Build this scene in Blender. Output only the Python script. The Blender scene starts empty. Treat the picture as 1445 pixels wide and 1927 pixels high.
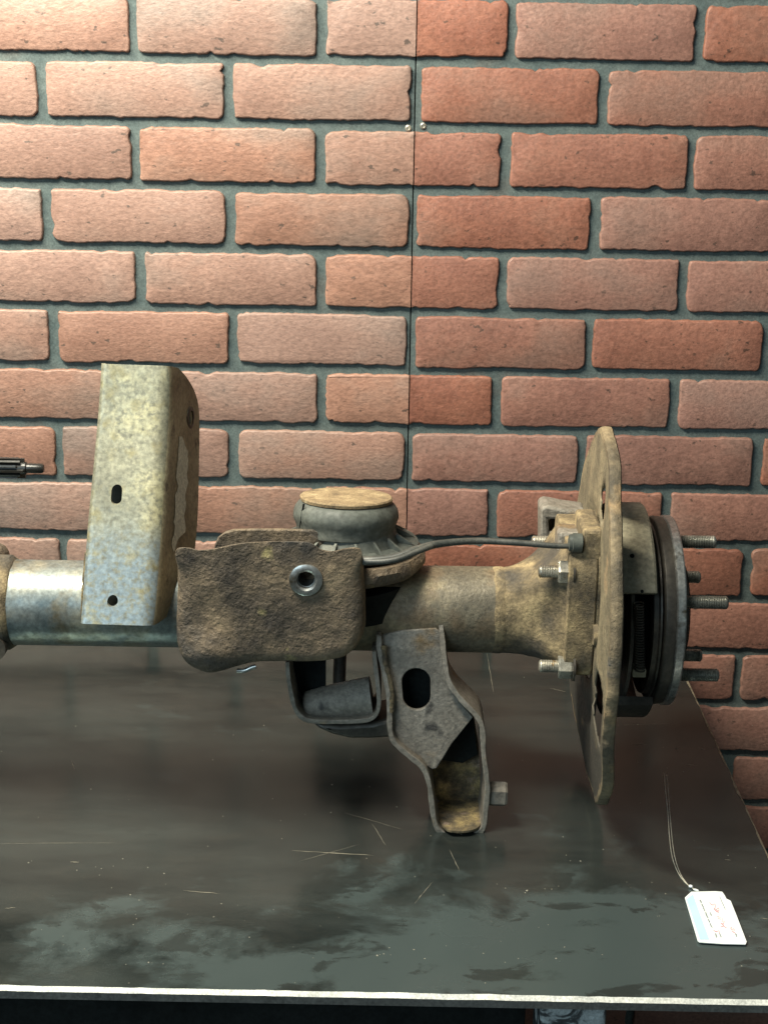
import bpy, bmesh, math, random
from mathutils import Vector, Matrix, noise
random.seed(7)
S = bpy.context.scene
C = S.collection
R = math.radians

# ------------------------------------------------------------------ camera
H = 0.69                      # camera height above the table top (table top is z = 0)
TH, RHO, F = R(17.25), R(0.9), 2896.0
r0, u0 = Vector((1, 0, 0)), Vector((0, math.sin(TH), math.cos(TH)))
FW = Vector((0, math.cos(TH), -math.sin(TH)))
RT = r0 * math.cos(RHO) + u0 * math.sin(RHO)
UP = -r0 * math.sin(RHO) + u0 * math.cos(RHO)
CAM = Vector((0, 0, H))
cd = bpy.data.cameras.new('camera'); cam = bpy.data.objects.new('camera', cd); C.objects.link(cam)
cd.sensor_fit = 'VERTICAL'; cd.sensor_height = 24; cd.lens = 24 * F / 1927
cd.clip_start = 0.05; cd.clip_end = 60
m = Matrix((RT, UP, -FW)).transposed().to_4x4(); m.translation = CAM
cam.matrix_world = m
S.camera = cam

# ------------------------------------------------------------------ world, lamps, exposure
w = bpy.data.worlds.new('World'); S.world = w; w.use_nodes = True
w.node_tree.nodes['Background'].inputs[0].default_value = (0.62, 0.80, 0.84, 1)
w.node_tree.nodes['Background'].inputs[1].default_value = 0.12
def area(name, loc, target, sx, sy, power, col):
    l = bpy.data.lights.new(name, 'AREA'); l.shape = 'RECTANGLE'; l.size = sx; l.size_y = sy
    l.energy = power; l.color = col
    o = bpy.data.objects.new(name, l); C.objects.link(o); o.location = loc
    o.rotation_euler = (Vector(target) - Vector(loc)).to_track_quat('-Z', 'Y').to_euler()
    return o
area('ceiling_strip_lamp', (-0.74, 1.16, 1.34), (-0.40, 1.72, 0.46), 1.1, 0.12, 47, (1.0, 0.94, 0.76))
area('ceiling_lamp', (-0.55, 0.80, 1.9), (-0.05, 1.33, 0.1), 0.8, 0.25, 18, (1.0, 0.94, 0.82))
area('doorway_daylight', (-1.6, -1.6, 1.55), (0, 1.3, 0.2), 1.5, 1.3, 37, (0.66, 0.88, 1.0))
S.view_settings.view_transform = 'Standard'; S.view_settings.look = 'None'
S.view_settings.exposure = 0.12; S.view_settings.gamma = 1
S.render.engine = 'CYCLES'

# ------------------------------------------------------------------ pixel -> place
def ray(px, py):
    return (FW + RT * ((px - 722.5) / F) - UP * ((py - 963.5) / F))
def P(px, py, Y):
    d = ray(px, py); return CAM + d * (Y / d.y)
def T(px, py, z=0.0):
    d = ray(px, py); return CAM + d * ((z - H) / d.z)
def XP(px, py, X):
    d = ray(px, py); return CAM + d * (X / d.x)

# ------------------------------------------------------------------ materials
MATS = {}
def mat(name, stops, scale=40, detail=9, rough=(0.6, 0.85), bump=0.3, bscale=None, metal=0.0, spots=None,
        stretch=(1, 1, 1), bdist=0.001, spec=0.5, rand=0.0, coat=0.0, second=None, zramp=None, dist=0.0, fine=1.0):
    """stops: colours over a noise; spots: list of (colour, scale, lo, hi); zramp: (z0,z1,colour) colour change with height"""
    mt = bpy.data.materials.new(name); mt.use_nodes = True; nt = mt.node_tree; N, L = nt.nodes, nt.links
    b = N['Principled BSDF']
    tc = N.new('ShaderNodeTexCoord'); mp = N.new('ShaderNodeMapping'); L.new(tc.outputs['Object'], mp.inputs[0])
    mp.inputs['Scale'].default_value = stretch
    oi = N.new('ShaderNodeObjectInfo')
    if rand:
        mm = N.new('ShaderNodeVectorMath'); mm.operation = 'MULTIPLY_ADD'
        mm.inputs[1].default_value = (1, 1, 1)
        sc = N.new('ShaderNodeVectorMath'); sc.operation = 'SCALE'; sc.inputs[0].default_value = (37.1, 19.7, 53.3)
        L.new(oi.outputs['Random'], sc.inputs['Scale'])
        L.new(mp.outputs[0], mm.inputs[0]); L.new(sc.outputs[0], mm.inputs[2]); vec = mm.outputs[0]
    else: vec = mp.outputs[0]
    def nz(s, d=detail, r=0.62, di=dist):
        n = N.new('ShaderNodeTexNoise'); n.inputs['Scale'].default_value = s; n.inputs['Detail'].default_value = d
        n.inputs['Roughness'].default_value = r; n.inputs['Distortion'].default_value = di
        L.new(vec, n.inputs['Vector']); return n
    n1 = nz(scale)
    cr = N.new('ShaderNodeValToRGB'); L.new(n1.outputs['Fac'], cr.inputs[0])
    el = cr.color_ramp.elements
    while len(el) < len(stops): el.new(0.5)
    for e, (p, c) in zip(el, stops): e.position = p; e.color = (*c, 1)
    col = cr.outputs[0]
    def mix(fac, a, c, mode='MIX'):
        x = N.new('ShaderNodeMix'); x.data_type = 'RGBA'; x.blend_type = mode
        if isinstance(fac, float): x.inputs[0].default_value = fac
        else: L.new(fac, x.inputs[0])
        L.new(a, x.inputs[6])
        if isinstance(c, tuple): x.inputs[7].default_value = (*c, 1)
        else: L.new(c, x.inputs[7])
        return x.outputs[2]
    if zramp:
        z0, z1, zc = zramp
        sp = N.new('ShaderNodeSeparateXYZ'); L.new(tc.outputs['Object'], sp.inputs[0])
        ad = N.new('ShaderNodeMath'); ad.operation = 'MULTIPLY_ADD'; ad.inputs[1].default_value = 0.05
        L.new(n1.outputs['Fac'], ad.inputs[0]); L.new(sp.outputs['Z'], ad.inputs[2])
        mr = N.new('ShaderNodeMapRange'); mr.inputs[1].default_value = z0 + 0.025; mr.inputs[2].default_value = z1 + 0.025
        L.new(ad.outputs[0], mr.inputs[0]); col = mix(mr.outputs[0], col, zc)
    for (sc_, s_, lo, hi) in (spots or []):
        n = nz(s_, 4, 0.55)
        mr = N.new('ShaderNodeMapRange'); mr.inputs[1].default_value = lo; mr.inputs[2].default_value = hi
        L.new(n.outputs['Fac'], mr.inputs[0]); col = mix(mr.outputs[0], col, sc_)
    if fine:
        nf = nz(max(scale * 9, 260), 4, 0.6)
        mr = N.new('ShaderNodeMapRange'); mr.inputs[1].default_value = 0.3; mr.inputs[2].default_value = 0.7
        mr.inputs[3].default_value = 1 - 0.32 * fine; mr.inputs[4].default_value = 1 + 0.32 * fine
        L.new(nf.outputs['Fac'], mr.inputs[0]); cb = N.new('ShaderNodeCombineXYZ')
        for i in range(3): L.new(mr.outputs[0], cb.inputs[i])
        col = mix(1.0, col, cb.outputs[0], 'MULTIPLY')
    if rand:
        hs = N.new('ShaderNodeHueSaturation'); L.new(col, hs.inputs['Color'])
        mr = N.new('ShaderNodeMapRange'); mr.inputs[3].default_value = 1 - rand; mr.inputs[4].default_value = 1 + rand
        L.new(oi.outputs['Random'], mr.inputs[0]); L.new(mr.outputs[0], hs.inputs['Value'])
        ml = N.new('ShaderNodeMath'); ml.operation = 'MULTIPLY'; ml.inputs[1].default_value = 7.31; L.new(oi.outputs['Random'], ml.inputs[0])
        fr = N.new('ShaderNodeMath'); fr.operation = 'FRACT'; L.new(ml.outputs[0], fr.inputs[0])
        mr2 = N.new('ShaderNodeMapRange'); mr2.inputs[3].default_value = 0.82; mr2.inputs[4].default_value = 1.06
        L.new(fr.outputs[0], mr2.inputs[0]); L.new(mr2.outputs[0], hs.inputs['Saturation'])
        col = hs.outputs[0]
    L.new(col, b.inputs['Base Color'])
    rn = nz((bscale or scale) * 0.8, 5)
    mr = N.new('ShaderNodeMapRange'); mr.inputs[1].default_value = 0.3; mr.inputs[2].default_value = 0.7
    mr.inputs[3].default_value = rough[0]; mr.inputs[4].default_value = rough[1]
    L.new(rn.outputs['Fac'], mr.inputs[0]); L.new(mr.outputs[0], b.inputs['Roughness'])
    b.inputs['Metallic'].default_value = metal; b.inputs['Specular IOR Level'].default_value = spec
    if coat: b.inputs['Coat Weight'].default_value = coat; b.inputs['Coat Roughness'].default_value = 0.25
    if bump:
        bn = nz(bscale or scale * 2, 8, 0.68); bp = N.new('ShaderNodeBump')
        bp.inputs['Strength'].default_value = bump; bp.inputs['Distance'].default_value = bdist
        L.new(bn.outputs['Fac'], bp.inputs['Height']); L.new(bp.outputs[0], b.inputs['Normal'])
        if second:
            s2, st2, d2, lo, hi = second
            n = nz(s2, 3, 0.5); mr = N.new('ShaderNodeMapRange'); mr.inputs[1].default_value = lo; mr.inputs[2].default_value = hi
            L.new(n.outputs['Fac'], mr.inputs[0]); b2 = N.new('ShaderNodeBump'); b2.inputs['Strength'].default_value = st2
            b2.inputs['Distance'].default_value = d2; L.new(mr.outputs[0], b2.inputs['Height'])
            L.new(bp.outputs[0], b2.inputs['Normal']); L.new(b2.outputs[0], b.inputs['Normal'])
    MATS[name] = mt; return mt

BRICK_L = mat('brick_face_pale', [(0.3, (0.225, 0.118, 0.086)), (0.5, (0.285, 0.158, 0.116)), (0.7, (0.34, 0.20, 0.15))], scale=9, rough=(0.40, 0.58),
              bump=0.6, bscale=170, bdist=0.0014, fine=0.8, stretch=(0.7, 1, 1.25), rand=0.10, spots=[((0.11, 0.07, 0.055), 110, 0.655, 0.69), ((0.23, 0.155, 0.125), 9, 0.5, 0.66)],
              second=(85, -1.0, 0.0035, 0.57, 0.64))  # left panel's bricks, paler and less red than the right's
BRICK_R = mat('brick_face_red', [(0.3, (0.195, 0.080, 0.056)), (0.5, (0.255, 0.110, 0.075)), (0.7, (0.315, 0.145, 0.098))], scale=9, rough=(0.40, 0.58),
              bump=0.6, bscale=180, bdist=0.0014, fine=0.8, stretch=(0.85, 1, 1.1), rand=0.10, spots=[((0.10, 0.05, 0.035), 120, 0.655, 0.69), ((0.22, 0.115, 0.085), 9, 0.5, 0.66)],
              second=(95, -1.0, 0.0032, 0.57, 0.64))
MORTAR = mat('grey_mortar', [(0.3, (0.055, 0.080, 0.082)), (0.7, (0.10, 0.128, 0.124))], scale=60, rough=(0.6, 0.85), bump=0.4, bscale=180,
             spots=[((0.11, 0.085, 0.07), 8, 0.62, 0.8)])
CAST = mat('rusted_cast_iron', [(0.30, (0.035, 0.028, 0.023)), (0.43, (0.090, 0.069, 0.048)), (0.56, (0.165, 0.122, 0.078)), (0.70, (0.28, 0.21, 0.13))], scale=22,
           rough=(0.5, 0.85), bump=0.75, bscale=380, bdist=0.0018, fine=0.8, second=(150, 0.55, 0.0010, 0.45, 0.60), metal=0.0, spots=[((0.045, 0.045, 0.045), 16, 0.56, 0.72), ((0.35, 0.29, 0.13), 26, 0.66, 0.74)])
DUST = mat('sandy_dust_on_steel', [(0.33, (0.055, 0.045, 0.031)), (0.48, (0.155, 0.118, 0.068)), (0.66, (0.36, 0.275, 0.15))], scale=38,
           rough=(0.7, 0.95), bump=0.9, bscale=300, bdist=0.0018, spots=[((0.065, 0.056, 0.044), 17, 0.49, 0.64)])
TUBE = mat('oily_tube_steel', [(0.3, (0.08, 0.07, 0.052)), (0.5, (0.15, 0.13, 0.092)), (0.7, (0.30, 0.245, 0.145))], scale=20,
           rough=(0.35, 0.65), bump=0.7, bscale=300, metal=0.2, bdist=0.0012, spots=[((0.16, 0.115, 0.07), 18, 0.56, 0.7)])
TUBE_S = mat('shiny_tube_steel', [(0.3, (0.10, 0.125, 0.13)), (0.5, (0.20, 0.22, 0.21)), (0.7, (0.30, 0.28, 0.21))], scale=26,
             rough=(0.32, 0.58), bump=0.3, bscale=100, metal=0.6, bdist=0.0006, spots=[((0.16, 0.13, 0.08), 30, 0.56, 0.7)])
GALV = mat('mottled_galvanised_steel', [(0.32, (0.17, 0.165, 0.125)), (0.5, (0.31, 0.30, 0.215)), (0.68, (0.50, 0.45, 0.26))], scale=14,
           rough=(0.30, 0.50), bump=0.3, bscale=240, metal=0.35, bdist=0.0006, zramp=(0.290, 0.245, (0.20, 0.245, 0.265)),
           spots=[((0.20, 0.195, 0.145), 210, 0.47, 0.66), ((0.25, 0.225, 0.13), 60, 0.55, 0.70)])  # lower end: bluer steel, with its bluish highlight painted into the colour
GALV_SIDE = mat('dull_bracket_side', [(0.3, (0.18, 0.15, 0.09)), (0.5, (0.28, 0.24, 0.15)), (0.7, (0.38, 0.34, 0.22))], scale=24,
                rough=(0.5, 0.75), bump=0.6, bscale=240, bdist=0.0012, spots=[((0.11, 0.09, 0.06), 60, 0.6, 0.7)])
PRIMER = mat('bare_grey_patch', [(0.3, (0.50, 0.50, 0.40)), (0.7, (0.62, 0.61, 0.50))], scale=40, rough=(0.6, 0.8), bump=0.2)
ARMST = mat('grey_brown_bracket_steel', [(0.3, (0.13, 0.115, 0.095)), (0.5, (0.21, 0.19, 0.16)), (0.7, (0.29, 0.265, 0.23))], scale=20,
            rough=(0.45, 0.7), bump=0.8, bscale=280, metal=0.2, bdist=0.0014, spots=[((0.20, 0.13, 0.06), 24, 0.6, 0.72), ((0.06, 0.055, 0.05), 40, 0.62, 0.72)])
RUSTY = mat('flaking_yellow_rust', [(0.35, (0.05, 0.042, 0.03)), (0.5, (0.15, 0.115, 0.065)), (0.65, (0.36, 0.27, 0.12))], scale=60,
            rough=(0.6, 0.9), bump=1.0, bscale=180, bdist=0.004, spots=[((0.30, 0.22, 0.17), 40, 0.6, 0.7)])
PLATE = mat('orange_rust_plate', [(0.3, (0.11, 0.078, 0.046)), (0.5, (0.23, 0.165, 0.09)), (0.7, (0.35, 0.27, 0.155))], scale=60,
            rough=(0.75, 0.95), bump=0.8, bscale=160, bdist=0.0012, spots=[((0.55, 0.5, 0.34), 45, 0.68, 0.74)])
RUBBER = mat('dusty_rubber', [(0.35, (0.05, 0.058, 0.052)), (0.6, (0.085, 0.092, 0.08)), (0.75, (0.14, 0.145, 0.125))], scale=28,
             rough=(0.5, 0.75), bump=0.2, bscale=160, bdist=0.0005, spots=[((0.2, 0.2, 0.17), 30, 0.66, 0.75)])
WIRE = mat('black_cable_jacket', [(0.3, (0.03, 0.034, 0.032)), (0.7, (0.08, 0.08, 0.07))], scale=60, rough=(0.35, 0.55), bump=0.2)
BLACK = mat('black_paint_or_shade', [(0.3, (0.004, 0.006, 0.006)), (0.7, (0.012, 0.015, 0.015))], scale=30, rough=(0.6, 0.85), bump=0.2, spec=0.15)
SHOE = mat('brake_shoe_iron', [(0.3, (0.17, 0.15, 0.105)), (0.5, (0.26, 0.235, 0.165)), (0.7, (0.36, 0.33, 0.25))], scale=30, rough=(0.5, 0.75),
           bump=0.5, bscale=130, bdist=0.0008, spots=[((0.5, 0.47, 0.38), 60, 0.7, 0.75)])
DARKST = mat('dark_oily_or_shaded_steel', [(0.3, (0.03, 0.027, 0.022)), (0.55, (0.06, 0.052, 0.042)), (0.72, (0.11, 0.095, 0.07))], scale=30, rough=(0.35, 0.6),
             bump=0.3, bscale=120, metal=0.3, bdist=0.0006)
SILVER = mat('machined_steel', [(0.3, (0.30, 0.31, 0.30)), (0.55, (0.46, 0.46, 0.44)), (0.72, (0.58, 0.58, 0.55))], scale=34, rough=(0.25, 0.42),
             bump=0.25, bscale=200, metal=0.85, bdist=0.0004, spots=[((0.13, 0.11, 0.08), 60, 0.58, 0.7)])
BOLT = mat('worn_zinc_bolt', [(0.3, (0.22, 0.21, 0.18)), (0.6, (0.40, 0.38, 0.32)), (0.75, (0.55, 0.50, 0.36))], scale=90, rough=(0.28, 0.5),
           bump=0.35, bscale=200, metal=0.6, bdist=0.0005, spots=[((0.22, 0.15, 0.07), 120, 0.6, 0.68)])
STUD = mat('stud_steel', [(0.3, (0.10, 0.10, 0.085)), (0.55, (0.22, 0.22, 0.19)), (0.75, (0.5, 0.5, 0.46))], scale=60, rough=(0.25, 0.45),
           bump=0.3, bscale=200, metal=0.7, bdist=0.0004)
def table_material():
    """blue-black mill scale, faint rolling streaks; nearer the front a dried greyish film with darker wet-looking stains in it"""
    mt = bpy.data.materials.new('black_mill_scale_steel'); mt.use_nodes = True; nt = mt.node_tree; N, L = nt.nodes, nt.links
    b = N['Principled BSDF']; tc = N.new('ShaderNodeTexCoord')
    def mapped(sc):
        mp = N.new('ShaderNodeMapping'); mp.inputs['Scale'].default_value = sc; L.new(tc.outputs['Object'], mp.inputs[0]); return mp.outputs[0]
    def nz(sc, s_, d=6, r_=0.6, di=0.0):
        n = N.new('ShaderNodeTexNoise'); n.inputs['Scale'].default_value = s_; n.inputs['Detail'].default_value = d
        n.inputs['Roughness'].default_value = r_; n.inputs['Distortion'].default_value = di; L.new(mapped(sc), n.inputs[0]); return n.outputs['Fac']
    def mrange(v, a, c, d0=0.0, d1=1.0):
        m_ = N.new('ShaderNodeMapRange'); m_.inputs[1].default_value = a; m_.inputs[2].default_value = c; m_.inputs[3].default_value = d0; m_.inputs[4].default_value = d1
        L.new(v, m_.inputs[0]); return m_.outputs[0]
    def math_(op, a, c):
        m_ = N.new('ShaderNodeMath'); m_.operation = op
        for k, v in enumerate((a, c)):
            if isinstance(v, float): m_.inputs[k].default_value = v
            else: L.new(v, m_.inputs[k])
        return m_.outputs[0]
    def mix(f, a, c):
        x = N.new('ShaderNodeMix'); x.data_type = 'RGBA'; L.new(f, x.inputs[0])
        for k, v in ((6, a), (7, c)):
            if isinstance(v, tuple): x.inputs[k].default_value = (*v, 1)
            else: L.new(v, x.inputs[k])
        return x.outputs[2]
    sp = N.new('ShaderNodeSeparateXYZ'); L.new(tc.outputs['Object'], sp.inputs[0])
    streak = mrange(nz((0.6, 2.2, 1), 5, 8, 0.65), 0.35, 0.68)
    base = mix(streak, (0.008, 0.0105, 0.0105), (0.032, 0.037, 0.035))
    base = mix(mrange(nz((1, 1.6, 1), 26, 6, 0.7), 0.5, 0.75, 0, 0.6), base, (0.030, 0.030, 0.026))
    # film: densest toward the front and the right
    fx = mrange(sp.outputs['X'], -0.25, 0.15); fy = mrange(sp.outputs['Y'], TYF + 0.27, TYF + 0.08)
    reg = math_('MULTIPLY', fy, math_('ADD', math_('MULTIPLY', fx, 0.75), 0.25))
    blob = nz((0.9, 1.3, 1), 7, 7, 0.62, 0.3)
    f1 = mrange(math_('ADD', blob, math_('MULTIPLY', reg, 0.31)), 0.63, 0.72)
    film = mix(f1, base, (0.046, 0.060, 0.060))
    st = mrange(nz((0.75, 1.3, 1), 21, 6, 0.6, 0.5), 0.57, 0.62)
    col = mix(math_('MULTIPLY', st, 0.8), film, (0.020, 0.023, 0.022))
    L.new(col, b.inputs['Base Color'])
    rg = mrange(nz((0.8, 1.4, 1), 9, 6), 0.3, 0.7, 0.16, 0.26)
    L.new(math_('ADD', rg, math_('MULTIPLY', f1, 0.04)), b.inputs['Roughness'])
    b.inputs['Specular IOR Level'].default_value = 1.0; b.inputs['Specular Tint'].default_value = (0.66, 0.95, 1.0, 1)
    bn = nz((1, 1, 1), 320, 3, 0.5); bp = N.new('ShaderNodeBump'); bp.inputs['Strength'].default_value = 0.06; bp.inputs['Distance'].default_value = 0.0004
    L.new(bn, bp.inputs['Height']); L.new(bp.outputs[0], b.inputs['Normal'])
    return mt
TYF = T(720, 1872).y
TABLE = table_material()
EDGE = mat('bare_ground_steel_edge', [(0.3, (0.62, 0.62, 0.57)), (0.7, (0.86, 0.85, 0.79))], scale=60, rough=(0.3, 0.5), bump=0.3, metal=0.2)
EDGE_F = mat('sawn_steel_edge', [(0.3, (0.10, 0.105, 0.10)), (0.7, (0.18, 0.185, 0.175))], scale=40, rough=(0.4, 0.6), bump=0.3, metal=0.4)
LEGM = mat('peeling_grey_leg_paint', [(0.38, (0.015, 0.018, 0.02)), (0.47, (0.05, 0.06, 0.065)), (0.52, (0.30, 0.34, 0.35)), (0.62, (0.38, 0.43, 0.44)), (0.75, (0.62, 0.66, 0.66))], scale=32, dist=1.4, detail=5,
           rough=(0.35, 0.6), bump=0.6, bscale=40)
CARD = mat('white_laminated_card', [(0.3, (0.80, 0.84, 0.84)), (0.7, (0.84, 0.87, 0.87))], scale=30, rough=(0.3, 0.4), bump=0, fine=0)
CARDB = mat('pale_blue_band', [(0.3, (0.42, 0.66, 0.74)), (0.7, (0.50, 0.72, 0.79))], scale=30, rough=(0.3, 0.4), bump=0, fine=0)
INK = mat('grey_print', [(0.3, (0.10, 0.14, 0.14)), (0.7, (0.16, 0.2, 0.2))], scale=900, rough=(0.5, 0.6), bump=0, fine=0)
INKR = mat('red_pen', [(0.3, (0.55, 0.10, 0.14)), (0.7, (0.65, 0.20, 0.24))], scale=900, rough=(0.5, 0.6), bump=0, fine=0)
STRING = mat('tag_string', [(0.3, (0.34, 0.32, 0.26)), (0.7, (0.55, 0.52, 0.44))], scale=300, rough=(0.5, 0.7), bump=0)
SCR = mat('bare_scratch', [(0.3, (0.12, 0.11, 0.085)), (0.7, (0.30, 0.28, 0.22))], scale=200, rough=(0.4, 0.6), bump=0)
SHAFT = mat('blackened_shaft_steel', [(0.3, (0.008, 0.009, 0.009)), (0.7, (0.025, 0.024, 0.021))], scale=60, rough=(0.25, 0.45), bump=0.3)
FLOORM = mat('grey_concrete', [(0.3, (0.10, 0.10, 0.095)), (0.7, (0.16, 0.155, 0.145))], scale=6, rough=(0.7, 0.9), bump=0.3)

# ------------------------------------------------------------------ mesh helpers
def link(name, me, mt=None, parent=None):
    if mt is not None and not me.materials: me.materials.append(mt)
    o = bpy.data.objects.new(name, me); C.objects.link(o)
    if parent: o.parent = parent
    return o
def mesh(name, vs, fs, mt, parent=None, smooth=True, angle=35):
    me = bpy.data.meshes.new(name); me.from_pydata([tuple(v) for v in vs], [], fs); me.update()
    bm = bmesh.new(); bm.from_mesh(me); bmesh.ops.recalc_face_normals(bm, faces=bm.faces); bm.to_mesh(me); bm.free()
    if smooth:
        me.shade_smooth(); me.set_sharp_from_angle(angle=R(angle))
    return link(name, me, mt, parent)
def bevel(o, wd=0.0008, seg=2):
    b = o.modifiers.new('bevel', 'BEVEL'); b.width = wd; b.segments = seg; b.limit_method = 'ANGLE'; b.angle_limit = R(35); return o
def solid(o, t, off=-1):
    s = o.modifiers.new('solid', 'SOLIDIFY'); s.thickness = t; s.offset = off; return o
def empty(name, loc=(0, 0, 0)):
    o = bpy.data.objects.new(name, None); o.empty_display_size = 0.05; C.objects.link(o); o.location = loc; return o
def tag(o, label=None, cat=None, group=None, kind=None):
    if label: o['label'] = label
    if cat: o['category'] = cat
    if group: o['group'] = group
    if kind: o['kind'] = kind
    return o
def bake(o):
    dg = bpy.context.evaluated_depsgraph_get(); dg.update()
    me = bpy.data.meshes.new_from_object(o.evaluated_get(dg)); o.modifiers.clear(); o.data = me; return o
def cut(o, cutters):
    for c in cutters:
        b = o.modifiers.new('cut', 'BOOLEAN'); b.operation = 'DIFFERENCE'; b.object = c; b.solver = 'EXACT'
    bpy.context.view_layer.update(); bake(o)
    for c in cutters: bpy.data.objects.remove(c)
    o.data.shade_smooth(); o.data.set_sharp_from_angle(angle=R(32)); return o
def box(name, lo, hi, mt, parent=None, bv=0.001):
    x0, y0, z0 = lo; x1, y1, z1 = hi
    vs = [(x0, y0, z0), (x1, y0, z0), (x1, y1, z0), (x0, y1, z0), (x0, y0, z1), (x1, y0, z1), (x1, y1, z1), (x0, y1, z1)]
    fs = [(0, 3, 2, 1), (4, 5, 6, 7), (0, 1, 5, 4), (1, 2, 6, 5), (2, 3, 7, 6), (3, 0, 4, 7)]
    o = mesh(name, vs, fs, mt, parent, smooth=False)
    if bv: bevel(o, bv)
    return o
def frame(d):
    d = Vector(d).normalized(); a = Vector((0, 0, 1)) if abs(d.z) < 0.9 else Vector((0, 1, 0))
    u = d.cross(a).normalized(); return d, u, d.cross(u)
def lathe(name, origin, axis, prof, mt, parent=None, seg=48, rot=0.0, closed=True, angle=35, jit=0.0, smooth=True):
    """prof: (t along axis, radius)"""
    d, u, v = frame(axis); O = Vector(origin); vs = []; fs = []
    for i, (t, r) in enumerate(prof):
        for j in range(seg):
            a = 2 * math.pi * j / seg + rot
            rr = r + (jit * noise.noise(Vector((t * 90, math.cos(a) * r * 90, math.sin(a) * r * 90))) if jit and r > 0.002 else 0)
            vs.append(O + d * t + (u * math.cos(a) + v * math.sin(a)) * rr)
    for i in range(len(prof) - 1):
        for j in range(seg):
            k = (j + 1) % seg; fs.append((i * seg + j, i * seg + k, (i + 1) * seg + k, (i + 1) * seg + j))
    if closed:
        fs.append(tuple(range(seg))); fs.append(tuple((len(prof) - 1) * seg + j for j in range(seg)))
    return mesh(name, vs, fs, mt, parent, smooth=smooth, angle=angle)
def spline(pts, n=8):
    pts = [Vector(p) for p in pts]; q = [pts[0] * 2 - pts[1]] + pts + [pts[-1] * 2 - pts[-2]]; out = []
    for i in range(1, len(q) - 2):
        a, b, c, d = q[i - 1:i + 3]
        for k in range(n):
            t = k / n; out.append(0.5 * ((2 * b) + (c - a) * t + (2 * a - 5 * b + 4 * c - d) * t * t + (3 * b - a - 3 * c + d) * t ** 3))
    out.append(pts[-1]); return out
def sweep(name, pts, r, mt, parent=None, seg=10, n=8, radf=None):
    c = spline(pts, n) if n else [Vector(p) for p in pts]; vs = []; fs = []; pu = None
    for i, p in enumerate(c):
        d = (c[min(i + 1, len(c) - 1)] - c[max(i - 1, 0)]).normalized()
        if pu is None: _, pu, _ = frame(d)
        pu = (pu - d * pu.dot(d)).normalized(); v = d.cross(pu)
        rr = r if radf is None else r * radf(i / (len(c) - 1))
        for j in range(seg):
            a = 2 * math.pi * j / seg; vs.append(p + (pu * math.cos(a) + v * math.sin(a)) * rr)
    for i in range(len(c) - 1):
        for j in range(seg):
            k = (j + 1) % seg; fs.append((i * seg + j, i * seg + k, (i + 1) * seg + k, (i + 1) * seg + j))
    fs.append(tuple(range(seg))); fs.append(tuple((len(c) - 1) * seg + j for j in range(seg)))
    return mesh(name, vs, fs, mt, parent, angle=60)
def sm2(pts, n=5, closed=True):
    """smooth a closed 2-D outline (Catmull-Rom)"""
    L_ = len(pts); out = []
    for i in range(L_):
        a, b, c, d = (Vector(pts[(i + k) % L_]) for k in (-1, 0, 1, 2))
        for k in range(n):
            t = k / n; out.append(tuple(0.5 * ((2 * b) + (c - a) * t + (2 * a - 5 * b + 4 * c - d) * t * t + (3 * b - a - 3 * c + d) * t ** 3)))
    return out
def plate(name, outline, thick, mt, parent=None, bv=0.0008, holes=()):
    """outline: list of world points of the front face (planar-ish); extruded back along +Y"""
    bm = bmesh.new()
    def loop(pts):
        v = [bm.verts.new(p) for p in pts]; return [bm.edges.new((v[i], v[(i + 1) % len(v)])) for i in range(len(v))]
    es = loop(outline)
    for h in holes: es += loop(h)
    bmesh.ops.triangle_fill(bm, edges=es, use_beauty=True, use_dissolve=False)
    g = bmesh.ops.extrude_face_region(bm, geom=list(bm.faces))
    vs = [e for e in g['geom'] if isinstance(e, bmesh.types.BMVert)]
    bmesh.ops.translate(bm, verts=vs, vec=(0, thick, 0)); bmesh.ops.recalc_face_normals(bm, faces=bm.faces)
    me = bpy.data.meshes.new(name); bm.to_mesh(me); bm.free()
    o = link(name, me, mt, parent)
    if bv: bevel(o, bv)
    me.shade_smooth(); me.set_sharp_from_angle(angle=R(32))
    return o
def circ(px, py, r, Y, n=28, ry=None):
    return [P(px + r * math.cos(2 * math.pi * i / n), py + (ry or r) * math.sin(2 * math.pi * i / n), Y) for i in range(n)]
def slotpts(px, py, rx, hy, Y, n=10):
    """stadium: half width rx, half height hy"""
    pts = []
    for i in range(n + 1): a = math.pi * i / n; pts.append((px + rx * math.cos(a), py - (hy - rx) - rx * math.sin(a)))
    for i in range(n + 1): a = math.pi + math.pi * i / n; pts.append((px + rx * math.cos(a), py + (hy - rx) - rx * math.sin(a)))
    return [P(x, y, Y) for x, y in pts]
def prism_cutter(pts, back, front=-0.05):
    n = len(pts); vs = [Vector(p) + Vector((0, front, 0)) for p in pts] + [Vector(p) + Vector((0, back, 0)) for p in pts]
    fs = [tuple(range(n)), tuple(range(2 * n - 1, n - 1, -1))] + [(i, (i + 1) % n, n + (i + 1) % n, n + i) for i in range(n)]
    return mesh('cutter', vs, fs, None, None, smooth=False)
def hexnut(name, origin, axis, r, h, mt, parent, rot=0.0):
    return lathe(name, origin, axis, [(0, r * 0.93), (h * 0.12, r), (h * 0.88, r), (h, r * 0.9)], mt, parent, seg=6, rot=rot, smooth=False)
def threaded(name, origin, axis, r, L_, pitch, mt, parent, chamfer=True, seg=20):
    prof = [(0, r)]; t = 0.0
    while t < L_ - 2 * pitch: prof += [(t + pitch * .5, r * 0.9), (t + pitch, r)]; t += pitch
    prof += [(L_ - pitch * 0.8, r * .95), (L_, r * 0.72)]
    return lathe(name, origin, axis, prof, mt, parent, seg=seg, angle=25)

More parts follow.
